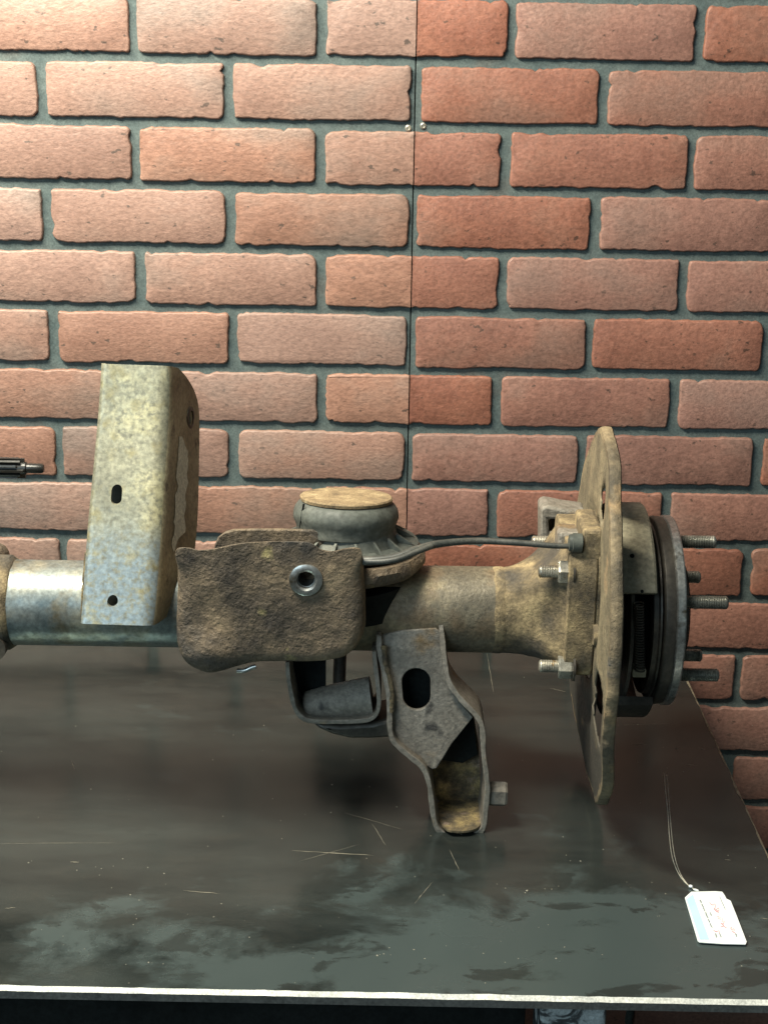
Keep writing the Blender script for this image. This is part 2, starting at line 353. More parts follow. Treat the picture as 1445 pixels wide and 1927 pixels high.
# ------------------------------------------------------------------ the wall of two faux-brick panels
WY, PX, PZ, ZT, XJ = 1.727, 0.2021, 0.0677, 0.7245, -0.0743
SEAM = XJ + PX * 0.5
def brick_mesh(x0, x1, z0, z1, sides, seed, depth=0.0048):
    rnd = random.Random(seed)
    cr = {k: rnd.choice([0.003, 0.004, 0.006, 0.009]) for k in range(4)}
    corners = [(x0, z0, 1, 1), (x1, z0, -1, 1), (x1, z1, -1, -1), (x0, z1, 1, -1)]
    cut_l, cut_r = sides
    pts = []
    def corner(i):
        cx, cz, sx, sz = corners[i]; r = cr[i]
        if (cut_l and i in (0, 3)) or (cut_r and i in (1, 2)): return [(cx, cz)]
        o = Vector((cx + sx * r, cz + sz * r)); a0 = {0: 180, 1: 270, 2: 0, 3: 90}[i]
        return [(o.x + r * math.cos(R(a0 + k * 22.5)), o.y + r * math.sin(R(a0 + k * 22.5))) for k in range(5)]
    raw = []
    for i in range(4): raw += corner(i)
    dense = []
    for i in range(len(raw)):
        a = Vector(raw[i]); b = Vector(raw[(i + 1) % len(raw)]); n = max(1, int((b - a).length / 0.0042))
        for k in range(n): dense.append(a.lerp(b, k / n))
    cx, cz = (x0 + x1) / 2, (z0 + z1) / 2
    chips = [(rnd.choice(dense), rnd.uniform(0.003, 0.008), rnd.uniform(0.001, 0.003)) for _ in range(rnd.randint(1, 4))]
    tx, tz = rnd.uniform(-.0008, .0008), rnd.uniform(-.004, .004)
    out = []
    N_ = len(dense)
    for i, p in enumerate(dense):
        tg = (dense[(i + 1) % N_] - dense[i - 1]).normalized(); nr = Vector((tg.y, -tg.x))
        fixed = (cut_l and abs(p.x - x0) < 1e-5) or (cut_r and abs(p.x - x1) < 1e-5)
        q = p.copy()
        if not fixed:
            s = Vector((p.x * 1.0, p.y * 1.0, seed * 3.7))
            d = 0.0014 * noise.noise(s * 60) + 0.0012 * noise.noise(s * 210) + 0.0014 * noise.noise(s * 17)
            for (c, rad, dp) in chips:
                L_ = (p - c).length
                if L_ < rad: d -= dp * (1 - (L_ / rad) ** 2)
            q += nr * d; q.y += tx + tz * (p.x - cx)
        out.append((q, nr, fixed))
    vs, fs = [], []
    for (dy, ins) in ((0.001, -0.0004), (-depth * 0.60, 0.0), (-depth * 0.90, 0.0006), (-depth, 0.0018)):
        for (q, nr, fx) in out:
            k = 0 if fx else ins
            vs.append((q.x - nr.x * k, dy, q.y - nr.y * k))
    for k in range(3):
        for i in range(N_):
            j = (i + 1) % N_; fs.append((k * N_ + i, k * N_ + j, (k + 1) * N_ + j, (k + 1) * N_ + i))
    fs.append(tuple(3 * N_ + i for i in range(N_)))
    me = bpy.data.meshes.new('brick'); me.from_pydata([(v[0] - cx, v[1], v[2] - cz) for v in vs], [], fs); me.update()
    bm = bmesh.new(); bm.from_mesh(me)
    bmesh.ops.triangulate(bm, faces=[f for f in bm.faces if len(f.verts) > 4], ngon_method='BEAUTY')
    bmesh.ops.recalc_face_normals(bm, faces=bm.faces); bm.to_mesh(me); bm.free()
    me.shade_smooth(); me.set_sharp_from_angle(angle=R(50))
    return me, cx, cz
XL, XR, KT, KB = -0.78, 0.86, -5, 19
panels = {}
for side, x0, x1 in (('L', XL, SEAM - 0.0006), ('R', SEAM + 0.0006, XR)):
    o = empty('brick_wall_panel', ((x0 + x1) / 2, WY, -0.5))
    tag(o, 'faux brick panel left of the seam, paler pinkish bricks' if side == 'L' else 'faux brick panel right of the seam, deeper red bricks', 'wall panel', 'faux brick wall panels behind the table')
    zb, zt = ZT - KB * PZ, ZT - KT * PZ
    b = box('mortar', (x0, WY, zb), (x1, WY + 0.012, zt), MORTAR, None, bv=0.0007); b.parent = o; b.matrix_parent_inverse = Matrix.Translation(-o.location)
    panels[side] = o
seed = 0
G = 0.0055
for k in range(KT, KB):
    zt = ZT - k * PZ; zb_ = zt - PZ + 0.0106
    off = 0 if k % 2 == 0 else 0.5
    for j in range(-5, 6):
        xa, xb = XJ + PX * (j + off) + G, XJ + PX * (j + 1 + off) - G
        parts = []
        if xa < SEAM - 0.004 and xb > SEAM + 0.004: parts = [(xa, SEAM - 0.0007, (False, True)), (SEAM + 0.0007, xb, (True, False))]
        else: parts = [(xa, xb, (False, False))]
        for (a, c, sd) in parts:
            a, c = max(a, XL + .002), min(c, XR - .002)
            if c - a < 0.02: continue
            # only bricks that the photograph could show, and a margin
            seed += 1
            side = 'L' if c < SEAM else 'R'
            dx = random.uniform(-.0012, .0012)
            me, cx, cz = brick_mesh(a + (0 if sd[0] else dx), c + (0 if sd[1] else dx), zb_, zt, sd, seed)
            me.materials.append(BRICK_L if side == 'L' else BRICK_R)
            o = bpy.data.objects.new('brick', me); C.objects.link(o); o.parent = panels[side]
            o.location = Vector((cx, WY + random.uniform(-.0005, .0005), cz)) - panels[side].location

par0 = box('backing', (XL, WY + 0.0125, ZT - KB * PZ), (XR, WY + 0.02, ZT - KT * PZ), BLACK, None, bv=0)
par0.parent = panels['R']; par0.matrix_parent_inverse = Matrix.Translation(-panels['R'].location)
# screw heads by the seam
for (px, py) in ((768, 241), (796, 237)):
    p = P(px, py, WY)
    s = lathe('panel_screw', p + Vector((0, -0.0001, 0)), (0, -1, 0), [(0, 0.0036), (0.0012, 0.0034), (0.0018, 0.002), (0.0010, 0.0012)], BOLT, panels['R' if px > 772 else 'L'], seg=14)
    s.matrix_parent_inverse = Matrix.Translation(-s.parent.location)

# ------------------------------------------------------------------ floor
fl = mesh('floor', [(-8, -6, -0.92), (8, -6, -0.92), (8, 4, -0.92), (-8, 4, -0.92)], [(0, 1, 2, 3)], FLOORM, smooth=False); tag(fl, kind='structure')

# ------------------------------------------------------------------ the steel table
TX1 = T(1445, 1612).x; TYF, TYB, TXL = T(720, 1872).y, 1.712, -1.0
slope = (T(1400, 1887).y - T(100, 1862).y) / (T(1400, 1887).x - T(100, 1862).x)
def front(x): return TYF + slope * x
tb = empty('steel_table', (0, 1.4, -0.9)); tag(tb, 'black steel plate work table with bare bright front edge', 'table')
def par(o, p): o.parent = p; o.matrix_parent_inverse = Matrix.Translation(-p.location); return o
rng = random.Random(3)
nx = 160; vs = []; fs = []
for i in range(nx + 1):                       # tabletop: top, worn chamfer, front face
    x = TXL + (TX1 - TXL) * i / nx; y = front(x)
    j1 = 0.0010 * noise.noise(Vector((x * 30, 1, 0))) + 0.0007 * noise.noise(Vector((x * 110, 5, 0)))
    vs += [(x, TYB, 0), (x, y + 0.0030 + j1, 0), (x, y, -0.0030 + 0.5 * j1), (x, y, -0.0095), (x, TYB, -0.0095)]
for i in range(nx):
    for k in range(5):
        a = i * 5 + k; b_ = i * 5 + (k + 1) % 5; fs.append((a, b_, b_ + 5, a + 5))
fs += [tuple(range(5)), tuple(nx * 5 + k for k in range(5))]
top = mesh('tabletop', vs, fs, TABLE, None, smooth=False); par(top, tb)
top.data.materials.append(EDGE); top.data.materials.append(EDGE_F)
for p in top.data.polygons:
    c = p.center
    if abs(p.normal.z) > 0.3 and abs(p.normal.y) > 0.3: p.material_index = 1
    elif p.normal.y < -0.8 or abs(p.normal.x) > .8: p.material_index = 2
# worn bare strip along the right-hand edge
vs, fs = [], []
n = 90
for i in range(n + 1):
    y = front(TX1) + (TYB - front(TX1)) * i / n
    wd = max(0.0003, 0.0013 + 0.002 * noise.noise(Vector((y * 28, 3, 0))) + 0.0012 * noise.noise(Vector((y * 90, 7, 0))))
    vs += [(TX1 - wd, y, 0.0003), (TX1 + 0.0002, y, 0.0003), (TX1 + 0.0002, y, -0.003)]
for i in range(n):
    a = i * 3; fs += [(a, a + 1, a + 4, a + 3), (a + 1, a + 2, a + 5, a + 4)]
EDGE2 = mat('worn_side_edge', [(0.35, (0.10, 0.085, 0.06)), (0.7, (0.34, 0.29, 0.21))], scale=70, rough=(0.4, 0.6), bump=0.3, metal=0.3)
par(mesh('worn_edge', vs, fs, EDGE2, None, smooth=False), tb)
# legs, rail, dark side panel under the table
lp0, lp1 = P(1017, 1900, TYF + 0.012), P(1142, 1900, TYF + 0.012)
for (xa, y0) in ((lp0.x, TYF + 0.012), (lp0.x, TYB - 0.08), (-0.95, TYF + 0.03), (-0.95, TYB - 0.08)):
    par(box('leg', (xa, y0, -0.92), (xa + (lp1.x - lp0.x), y0 + 0.05, -0.0096), LEGM, None, bv=0.003), tb)
par(box('lower_panel', (-0.95, TYF + 0.10, -0.9), (lp0.x - 0.0015, TYF + 0.115, -0.0097), BLACK, None), tb)
def mark(px0, py0, px1, py1, wpx, name='scratch', mt=SCR, z=0.0002):
    a, b_ = T(px0, py0), T(px1, py1); d = (b_ - a).normalized(); nn = Vector((-d.y, d.x, 0)) * (wpx * 0.00015)
    n = 10; vs = []; fs = []
    for i in range(n + 1):
        t = i / n; p = a.lerp(b_, t); ww = math.sin(math.pi * min(1, max(0.04, t))) ** 0.6 * (0.55 + 0.8 * rng.random())
        jj = nn.normalized() * rng.uniform(-.0003, .0003)
        vs += [p - nn * ww + jj + Vector((0, 0, z)), p + nn * ww + jj + Vector((0, 0, z))]
    for i in range(n): fs.append((2 * i, 2 * i + 1, 2 * i + 3, 2 * i + 2))
    return par(mesh(name, vs, fs, mt, None, smooth=False), tb)
for a in ((550, 1601, 705, 1610, 3.0), (650, 1530, 760, 1562, 1.1), (700, 1550, 726, 1592, 1.3), (345, 1676, 415, 1682, 2.4), (135, 1432, 142, 1450, 2),
          (133, 1622, 150, 1623, 3), (916, 1230, 929, 1306, 1.6), (1034, 1295, 1064, 1302, 1.6), (1186, 1400, 1220, 1402, 1.4), (1312, 1408, 1328, 1411, 2.2), (1280, 1438, 1312, 1441, 1.6),
          (780, 1700, 815, 1658, 1.3), (560, 1622, 680, 1588, 1.0), (0, 1588, 220, 1586, 1.0), (1430, 1728, 1445, 1730, 2.4), (845, 1598, 865, 1640, 1.3),
          (1160, 1365, 1260, 1362, 0.9), (1362, 1618, 1374, 1619, 2.2), (10, 1710, 30, 1708, 2)):
    mark(*a)
# tiny grit lying on the plate: nobody could count it
vs, fs = [], []
def chip(c, r):
    b0 = len(vs); k = 5
    for i in range(k):
        a = 2 * math.pi * i / k + rng.random(); q = r * rng.uniform(.6, 1.2); vs.append((c.x + q * math.cos(a), c.y + q * math.sin(a), 0.0001))
    vs.append((c.x, c.y, r * 0.7)); fs.extend([(b0 + i, b0 + (i + 1) % k, b0 + k) for i in range(k)])
for _ in range(150):
    chip(T(rng.uniform(0, 1440), 1230 + 630 * rng.random() ** 0.7), rng.uniform(0.0003, 0.0009))
for (px, py, r) in ((992, 1676, 3.6), (988, 1680, 2.2), (308, 1814, 1.6), (710, 1798, 2.6), (722, 1795, 1.5), (735, 1797, 1.2), (950, 1811, 1.4), (243, 1505, 1.2), (470, 1764, 1.4), (515, 1712, 1.2), (1240, 1724, 1.3)):
    chip(T(px, py), r * 0.00042)
gr = mesh('grit', vs, fs, SCR, None, smooth=False); tag(gr, 'pale grit and rust flakes scattered on the black table', kind='stuff')

# ------------------------------------------------------------------ the axle
YA, ZA = 1.322, None
pa, pb = P(300, 1055, YA), P(300, 1217, YA)
AX = empty('rear_axle', (0, YA, 0)); tag(AX, 'rusty rear axle end with brackets, air spring and wheel hub on the table', 'axle')
def ax(o): o.parent = AX; o.matrix_parent_inverse = Matrix.Translation(-AX.location); return o
ZC = 0.5 * (P(300, 1056, YA).z + P(300, 1217, YA).z) ; RTB = 0.0392
ZR = 0.187; print('tube z', ZC, 'front x')
def xa(px, py=1140, Y=None): return P(px, py, Y if Y else YA - RTB).x
# tube: shiny left stretch, weld collar, dusty right stretch
ax(lathe('axle_tube', (xa(8), YA, ZC), (1, 0, 0), [(0, RTB), (xa(340) - xa(8), RTB)], TUBE_S, None, seg=72))
ax(lathe('axle_tube', (xa(340), YA, ZC), (1, 0, 0), [(0, RTB + .0003), (xa(935) - xa(340), RTB + .0003)], TUBE, None, seg=72))
ax(lathe('tube_collar', (-0.6, YA, ZC), (1, 0, 0), [(0, RTB + 0.004), (0.6 + xa(2), RTB + 0.004), (0.6 + xa(9), RTB + .0016), (0.6 + xa(12), RTB - .001)], DUST, None, seg=72, jit=0.0015))
ax(lathe('weld_bead', (xa(930), YA, ZC), (1, 0, 0), [(0, RTB), (0.002, RTB + .0005), (0.005, RTB + .0008), (0.009, RTB + 0.0006), (0.011, RTB)], DUST, None, seg=72, jit=0.0004))
# flared housing end: round tube to rounded square
def sqr(a, h, p):  # superellipse radius
    return h / ((abs(math.cos(a)) ** p + abs(math.sin(a)) ** p) ** (1 / p))
XF0, XF1, XF2, XF3 = xa(944), xa(1062), P(1078, 1140, 1.258).x, P(1122, 1140, 1.258).x
HS = 0.062; ZF = 0.205
vs, fs, seg = [], [], 96
prof = []
for i in range(13):
    t = i / 12; prof.append((XF0 + (XF1 - XF0) * t, t ** 2.1))
for (x, t) in prof:
    for j in range(seg):
        a = 2 * math.pi * j / seg; p = 2 + 3 * t; r = sqr(a, RTB + (HS * 0.93 - RTB) * t, p) if t < 1 else sqr(a, HS * .93, 5)
        # webs reach out to the corners, valleys between stay nearer the tube
        r = r * (1 - 0.10 * math.sin(math.pi * t) * (1 + math.cos(4 * a)) / 2)
        r += 0.0006 * noise.noise(Vector((x * 120, math.cos(a) * 3, math.sin(a) * 3)))
        vs.append((x, YA - r * math.cos(a), ZC + (ZF - ZC) * t + r * math.sin(a)))
for i in range(len(prof) - 1):
    for j in range(seg):
        k = (j + 1) % seg; fs.append((i * seg + j, i * seg + k, (i + 1) * seg + k, (i + 1) * seg + j))
ax(mesh('housing_end', vs, fs, DUST, None, angle=45))
def sqplate(name, x0, x1, hy, hz, zc, mt, p=7, yc=YA, bv=0.0015, low=0.0):
    vs, fs = [], []
    for x in (x0, x1):
        for j in range(64):
            a = 2 * math.pi * j / 64; c, s = math.cos(a), math.sin(a); q = (abs(c) ** p + abs(s) ** p) ** (-1 / p)
            vs.append((x, yc - hy * q * c, zc + hz * q * s))
    for j in range(64): k = (j + 1) % 64; fs.append((j, k, 64 + k, 64 + j))
    fs += [tuple(range(64)), tuple(range(64, 128))]
    o = mesh(name, vs, fs, mt, None, angle=30); bevel(o, bv); return ax(o)
sqplate('flange', XF1 - 0.001, XF3, HS, HS, ZF, DUST)
sqplate('retainer_plate', XF3 + 0.0003, P(1136, 1140, 1.258).x, HS - 0.001, HS + 0.004, ZF + 0.003, DUST, p=6)
sqplate('spacer_plate', P(1136, 1140, 1.262).x + 0.0003, P(1146, 1140, 1.262).x, HS - 0.006, HS - 0.014, ZF + 0.012, DUST, p=5)
# raised top pad of the casting
zt = P(1105, 1000, 1.262).z
ax(box('top_pad', (P(1098, 1000, 1.264).x, 1.264, ZF + HS - 0.012), (P(1136, 1000, 1.264).x, 1.33, zt), DUST, None, bv=0.003))
# small boss low on the spacer
ax(lathe('boss', P(1128, 1195, 1.258) + Vector((-0.006, 0, 0)), (1, 0, 0), [(0, 0.009), (0.012, 0.011), (0.016, 0.006)], DUST, None, seg=16, jit=.001))
# flange nuts with threaded ends
for (nx_, ny, Y, r, rt) in ((1066, 1076, 1.272, 0.0112, 0.3), (1066, 1254, 1.268, 0.0112, 0.0), (1050, 1020, 1.372, 0.0112, 0.2)):
    c = P(nx_, ny, Y)
    wsh = ax(lathe('washer', c + Vector((0.0065, 0, 0)), (-1, 0, 0), [(0, 0.0132), (0.002, 0.0132)], DARKST, None, seg=24))
    nut = ax(hexnut('nut', c + Vector((0.0045, 0, 0)), (-1, 0, 0), r, 0.0125, BOLT, None, rot=rt))
    th = ax(threaded('bolt_end', c + Vector((-0.0078, 0, 0)), (-1, 0, 0), 0.0058, 0.017, 0.0015, BOLT, None))
# far clamp loop and grey block behind the flange
Yc = 1.40
lo = [P(x, y, Yc) for x, y in ((1017, 957), (1027, 951), (1060, 958), (1104, 964), (1106, 1000), (1106, 1042), (1026, 1042), (1017, 1030))]
hi_ = [P(x, y, Yc) for x, y in ((1032, 978), (1090, 980), (1092, 1018), (1034, 1018))]
ax(plate('caliper_lug', lo, 0.035, ARMST, None, bv=0.003, holes=(hi_,)))
ax(box('lug_backing', (P(1030, 1000, 1.43).x, 1.4352, P(1030, 1042, 1.435).z), (P(1100, 1000, 1.43).x, 1.44, P(1030, 970, 1.435).z), RUBBER, None))
ax(box('sensor_bracket', (P(1050, 1015, 1.30).x, 1.30, P(1060, 1052, 1.30).z), (P(1100, 1015, 1.30).x, 1.33, P(1060, 1003, 1.30).z), ARMST, None, bv=0.003))
# sensor plug and cable
pc = P(1094, 1022, 1.268)
ax(lathe('sensor_plug', pc, (-1, 0, 0.03), [(0, 0.0085), (0.008, 0.0085), (0.0085, 0.0075), (0.011, 0.0072), (0.0115, 0.005)], RUBBER, None, seg=24))
cab = [P(x, y, Y) for x, y, Y in ((640, 1048, 1.262), (682, 1055, 1.244), (740, 1050, 1.243), (785, 1034, 1.25), (830, 1023, 1.262), (900, 1018, 1.27), (980, 1022, 1.268), (1040, 1027, 1.266), (1080, 1028, 1.266))]
cb = ax(sweep('sensor_cable', cab, 0.0042, WIRE, None, n=10, radf=lambda t: 1 - 0.45 * t))
ax(sweep('sensor_cable', [P(x, y, Y) for x, y, Y in ((660, 1052, 1.246), (700, 1057, 1.240), (745, 1053, 1.239), (790, 1036, 1.247), (812, 1028, 1.254))], 0.0026, WIRE, None, n=8))

for pts, rr_ in ((((164, 1040, 1.285), (159, 1100, 1.281), (156, 1160, 1.284)), 0.0022), (((838, 1176, 1.287), (846, 1184, 1.288), (850, 1196, 1.292)), 0.003)):
    ax(sweep('weld_bead', [P(x, y, Y) for x, y, Y in pts], rr_, RUSTY, None, n=8, seg=10, radf=lambda t: 0.9 + 0.5 * noise.noise(Vector((t * 11, rr_ * 900, 0)))))
# ---- dust shield
XS = XP(1150, 1140, 0.184).x; ZS, RS = 0.186, 0.170
Yn = YA - RS
XS = (1149 - 722.5) / F * (Yn * math.cos(TH) + (H - ZS) * math.sin(TH))
na, rs = 240, [0.060, 0.075, 0.088, 0.096, 0.104, 0.112, 0.120, 0.128, 0.136, 0.144, 0.150, 0.156, 0.160, 0.163, 0.166, 0.1685, 0.170]
def shield_pt(a, r, lip=0.0):
    ad = math.degrees(a) % 360
    rr = r
    if 95 < ad < 200 and r > 0.12: rr = r * (1 - 0.05 * math.sin(R((ad - 95) / 105 * 180)))
    if r > 0.16: rr += (0.0018 * noise.noise(Vector((math.cos(a) * 14, math.sin(a) * 14, 3))) + 0.0008 * noise.noise(Vector((math.cos(a) * 45, math.sin(a) * 45, 8)))) * (1.6 if a > math.pi else 0.8)
    y, z = YA - rr * math.cos(a), ZS + rr * math.sin(a)
    dn = max(0, -math.sin(a)) ** 2 * (r / RS) ** 2; upw = max(0, math.sin(a)) ** 2 * (r / RS) ** 2
    x = XS + 0.016 * dn + 0.004 * upw + 0.0022 * noise.noise(Vector((y * 16, z * 16, 2)))
    x += 0.0035 if r < 0.10 else 0
    x += 0.011 * (y - (YA - RS)) / (2 * RS) * min(1, max(0, (z - ZS + 0.08) / 0.16))
    return Vector((x + lip, y, z))
vs, fs = [], []
for r in rs:
    for j in range(na): vs.append(shield_pt(2 * math.pi * j / na, r))
prof_lip = [(0.0015, 0.1706), (0.0035, 0.1708), (0.0068, 0.1708), (0.0075, 0.1700)]
for lp, r in prof_lip:
    for j in range(na): vs.append(shield_pt(2 * math.pi * j / na, RS, lp) + (shield_pt(2 * math.pi * j / na, RS) - Vector((XS, YA, ZS))).normalized() * (r - RS))
nr = len(rs) + len(prof_lip)
def hole(i, j):
    a = (j + .5) * 360 / na; a = a - 360 if a > 180 else a
    if i >= len(rs) - 1: return False
    r = 0.5 * (rs[i] + rs[i + 1])
    if -50 < a < -2 and 0.085 < r < 0.166:
        return abs((a + 18) / 13) ** 3 + abs((r - 0.124) / 0.034) ** 3 < 1
    if 60 < a < 78 and 0.11 < r < 0.142: return abs((a - 69) / 8.5) ** 2 + abs((r - .126) / 0.016) ** 2 < 1
    return False
for i in range(nr - 1):
    for j in range(na):
        if hole(i, j): continue
        k = (j + 1) % na; fs.append((i * na + j, i * na + k, (i + 1) * na + k, (i + 1) * na + j))
SHIELD = mat('dusty_dust_shield', [(0.33, (0.055, 0.046, 0.032)), (0.5, (0.135, 0.105, 0.064)), (0.67, (0.26, 0.20, 0.118))], scale=20, stretch=(1, 0.5, 1),
             rough=(0.6, 0.85), bump=0.9, bscale=240, bdist=0.0018, spots=[((0.33, 0.22, 0.11), 22, 0.57, 0.7), ((0.075, 0.07, 0.06), 30, 0.6, 0.72)])
SHIELD_F = mat('grimy_shaded_shield_face', [(0.3, (0.075, 0.064, 0.043)), (0.5, (0.15, 0.125, 0.08)), (0.7, (0.24, 0.195, 0.12))], scale=24,
             rough=(0.55, 0.8), bump=0.8, bscale=220, bdist=0.0014, zramp=(0.19, 0.10, (0.040, 0.036, 0.029)), spots=[((0.30, 0.20, 0.11), 22, 0.6, 0.7)])  # darkens downward: grime, plus shade painted into the colour
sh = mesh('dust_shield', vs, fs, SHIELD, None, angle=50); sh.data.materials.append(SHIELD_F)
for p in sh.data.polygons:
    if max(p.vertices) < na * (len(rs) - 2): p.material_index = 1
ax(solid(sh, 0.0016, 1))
# bottom drip cup of the shield
pb_ = P(1116, 1490, 1.31)

# ---- brake shoes (two arcs), backing hub, spring
ZR = 0.190
def arcband(name, x0, x1, r, a0, a1, t, mt, n=40, notch=False):
    vs, fs = [], []
    for i in range(n + 1):
        a = R(a0 + (a1 - a0) * i / n)
        for (x, rr) in ((x0, r), (x0 + .002, r + .0012), (x1 - .002, r + .0012), (x1, r), (x1, r - t), (x0, r - t)):
            xx = x
            vs.append((xx, YA - rr * math.cos(a), ZR + rr * math.sin(a)))
    for i in range(n):
        for k in range(6): a_ = i * 6 + k; b_ = i * 6 + (k + 1) % 6; fs.append((a_, b_, b_ + 6, a_ + 6))
    fs += [tuple(range(6)), tuple(n * 6 + k for k in range(6))]
    return ax(mesh(name, vs, fs, mt, None, angle=30))
def xz(px, py, Y): return P(px, py, Y).x
XB0, XB1 = xz(1166, 1100, 1.235), xz(1238, 1100, 1.235)
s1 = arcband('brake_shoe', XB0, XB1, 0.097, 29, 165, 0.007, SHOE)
s2 = arcband('brake_shoe', XB0, xz(1224, 1300, 1.26), 0.097, -135, -38, 0.007, DARKST)  # lower shoe is unlit: its shade is put into a darker material
for (px, py, r) in ((1197, 1018, 4.5), (1206, 1114, 3.2)):
    c = P(px, py, 1.24); dd = Vector((0, YA - c.y, ZR - c.z)).normalized()
    c = Vector((c.x, YA, ZR)) - dd * 0.0982
    ax(lathe('shoe_pin_hole', c - dd * 0.0004, dd, [(0, r * 0.00045), (0.003, r * .00045)], BLACK, None, seg=12))
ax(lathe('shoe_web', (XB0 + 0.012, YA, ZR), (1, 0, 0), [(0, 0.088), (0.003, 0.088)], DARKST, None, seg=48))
ax(lathe('hub_barrel', (XS + 0.004, YA, ZR), (1, 0, 0), [(0, 0.052), (0.05, 0.052), (0.055, 0.045), (0.085, 0.045)], BLACK, None, seg=48))
# coil spring in the gap
cs = []
p0, p1 = P(1201, 1135, 1.236), P(1203, 1262, 1.236)
for i in range(26 * 10 + 1):
    t = i / 260; a = 2 * math.pi * i / 10; c = p0.lerp(p1, t); cs.append(c + Vector((math.cos(a) * 0.0042, math.sin(a) * 0.0042, 0)))
ax(sweep('return_spring', cs, 0.0007, DARKST, None, seg=6, n=0))
ax(box('spring_seat', (xz(1189, 1262, 1.24), 1.236, P(1200, 1272, 1.24).z), (xz(1214, 1262, 1.24), 1.25, P(1200, 1256, 1.24).z), SHOE, None, bv=0.001))
# ---- wheel flange
def xw(px): return (px - 722.5) / F * ((YA - 0.086) * math.cos(TH) + (H - ZR) * math.sin(TH))
x0 = xw(1252)
ax(lathe('brake_drum_ring', (xw(1236), YA, ZR), (1, 0, 0), [(0, 0.076), (0.004, 0.0765), (0.005, 0.0800), (0.0065, 0.0805)], DARKST, None, seg=96))
ax(lathe('wheel_flange', (xw(1253), YA, ZR), (1, 0, 0), [(0, 0.0845), (0.0012, 0.086), (0.0018, 0.0862), (0.0095, 0.0855), (0.0105, 0.0845)], DARKST, None, seg=96))
disc = ax(lathe('wheel_flange_face', (xw(1274), YA, ZR), (1, 0, 0), [(0, 0.0845), (0.0015, 0.0868), (0.0075, 0.0868), (0.0088, 0.0858)], SILVER, None, seg=96))
ax(lathe('hub_pilot', (xw(1290), YA, ZR), (1, 0, 0), [(0, 0.060), (0.004, 0.057), (0.010, 0.052), (0.013, 0.040)], DARKST, None, seg=64))
XT = 0.302
for i in range(5):
    a = R(27 + 72 * i); c = Vector((xw(1290), YA - 0.0635 * math.cos(a), ZR + 0.0635 * math.sin(a)))
    ax(threaded('wheel_stud', c, (1, 0, 0), 0.0060, XT - c.x, 0.0015, STUD, None, seg=24))
ax(lathe('hub_rust_ring', (xw(1290), YA - 0.048, ZR + 0.018), (1, 0, 0), [(0, 0.0135), (0.004, 0.0125)], PLATE, None, seg=20, jit=.002))

# ---- air spring on its seat
XC = P(648, 1000, YA).x
zst = 0.246
seatg = ax(lathe('spring_seat_ring', (XC + 0.002, YA, 0.227), (0, 0, 1), [(0, 0.060), (0.002, 0.066), (0.008, 0.071), (0.014, 0.0715), (0.019, 0.068), (0.020, 0.050)], CAST, None, seg=72, jit=0.0022))
ax(lathe('seat_void_shade', (XC + 0.002, YA, ZC), (0, 0, 1), [(0, 0.052), (0.03, 0.056)], BLACK, None, seg=48))  # black body standing for the shadowed void under the seat
AS = empty('air_spring', (XC, YA, 0)); ax(AS)
def sub(o, p): o.parent = p; o.matrix_parent_inverse = (AX.matrix_world @ p.matrix_world).inverted() if False else Matrix.Translation(-Vector((XC, YA, 0))); return o
AS.location = (XC, YA, 0)
tilt = Vector((0.02, 0.10, 1)).normalized()
bz = 0.2475
base = sub(lathe('base_cup', (XC + 0.004, YA, bz), (0, 0, 1), [(0, 0.050), (0.001, 0.062), (0.0045, 0.063), (0.006, 0.058), (0.007, 0.047), (0.014, 0.0425), (0.018, 0.041)], RUBBER, None, seg=72), AS)
for i in range(16):
    a = 2 * math.pi * (i + .4) / 16; d = Vector((math.cos(a), math.sin(a), 0)); c = Vector((XC + 0.004, YA, bz + 0.0066))
    vsx = [c + d * 0.044 + Vector((0, 0, 0)), c + d * 0.060, c + d * 0.044 + Vector((0, 0, 0.009))]
    q = d.cross(Vector((0, 0, 1))) * 0.0011
    vv = [p - q for p in vsx] + [p + q for p in vsx]
    sub(mesh('rib', vv, [(0, 1, 2), (3, 5, 4), (0, 3, 4, 1), (1, 4, 5, 2), (2, 5, 3, 0)], RUBBER, None, smooth=False), AS)
earo = [P(x, y, YA - 0.002) for x, y in sm2([(725, 1010), (750, 1008), (775, 1013), (786, 1022), (780, 1034), (755, 1036), (728, 1034)], 3)]
vs = [Vector((p.x, YA - 0.012 + (0.262 - p.z) * 0 + (i * 0), p.z)) for i, p in enumerate(earo)]
ear = [T(x, y, bz + 0.005) for x, y in ((720, 1046), (745, 1048), (770, 1040), (786, 1024), (780, 1015), (760, 1008), (725, 1004))]
nE = len(ear); vv = [p for p in ear] + [p - Vector((0, 0, 0.004)) for p in ear]
sub(bevel(mesh('mounting_ear', vv, [tuple(range(nE)), tuple(range(2 * nE - 1, nE - 1, -1))] + [(i, (i + 1) % nE, nE + (i + 1) % nE, nE + i) for i in range(nE)], RUBBER, None, smooth=False), 0.001), AS)
bo = Vector((XC + 0.001, YA, 0.2590)); bm_ = []
prof = [(0, 0.0415), (0.0012, 0.0437), (0.004, 0.0442), (0.008, 0.0447), (0.012, 0.0462), (0.016, 0.0475), (0.020, 0.0474), (0.024, 0.046), (0.0275, 0.0435), (0.0295, 0.041), (0.030, 0.038)]
bag = sub(lathe('rubber_bellows', bo, tilt, prof, RUBBER, None, seg=96, jit=0.0008), AS)
tp = bo + tilt * 0.0298
top_ = sub(lathe('top_plate', tp, tilt, [(0, 0.039), (0.0006, 0.0414), (0.0032, 0.0418), (0.0045, 0.0405), (0.005, 0.020)], PLATE, None, seg=72, jit=0.0008), AS)
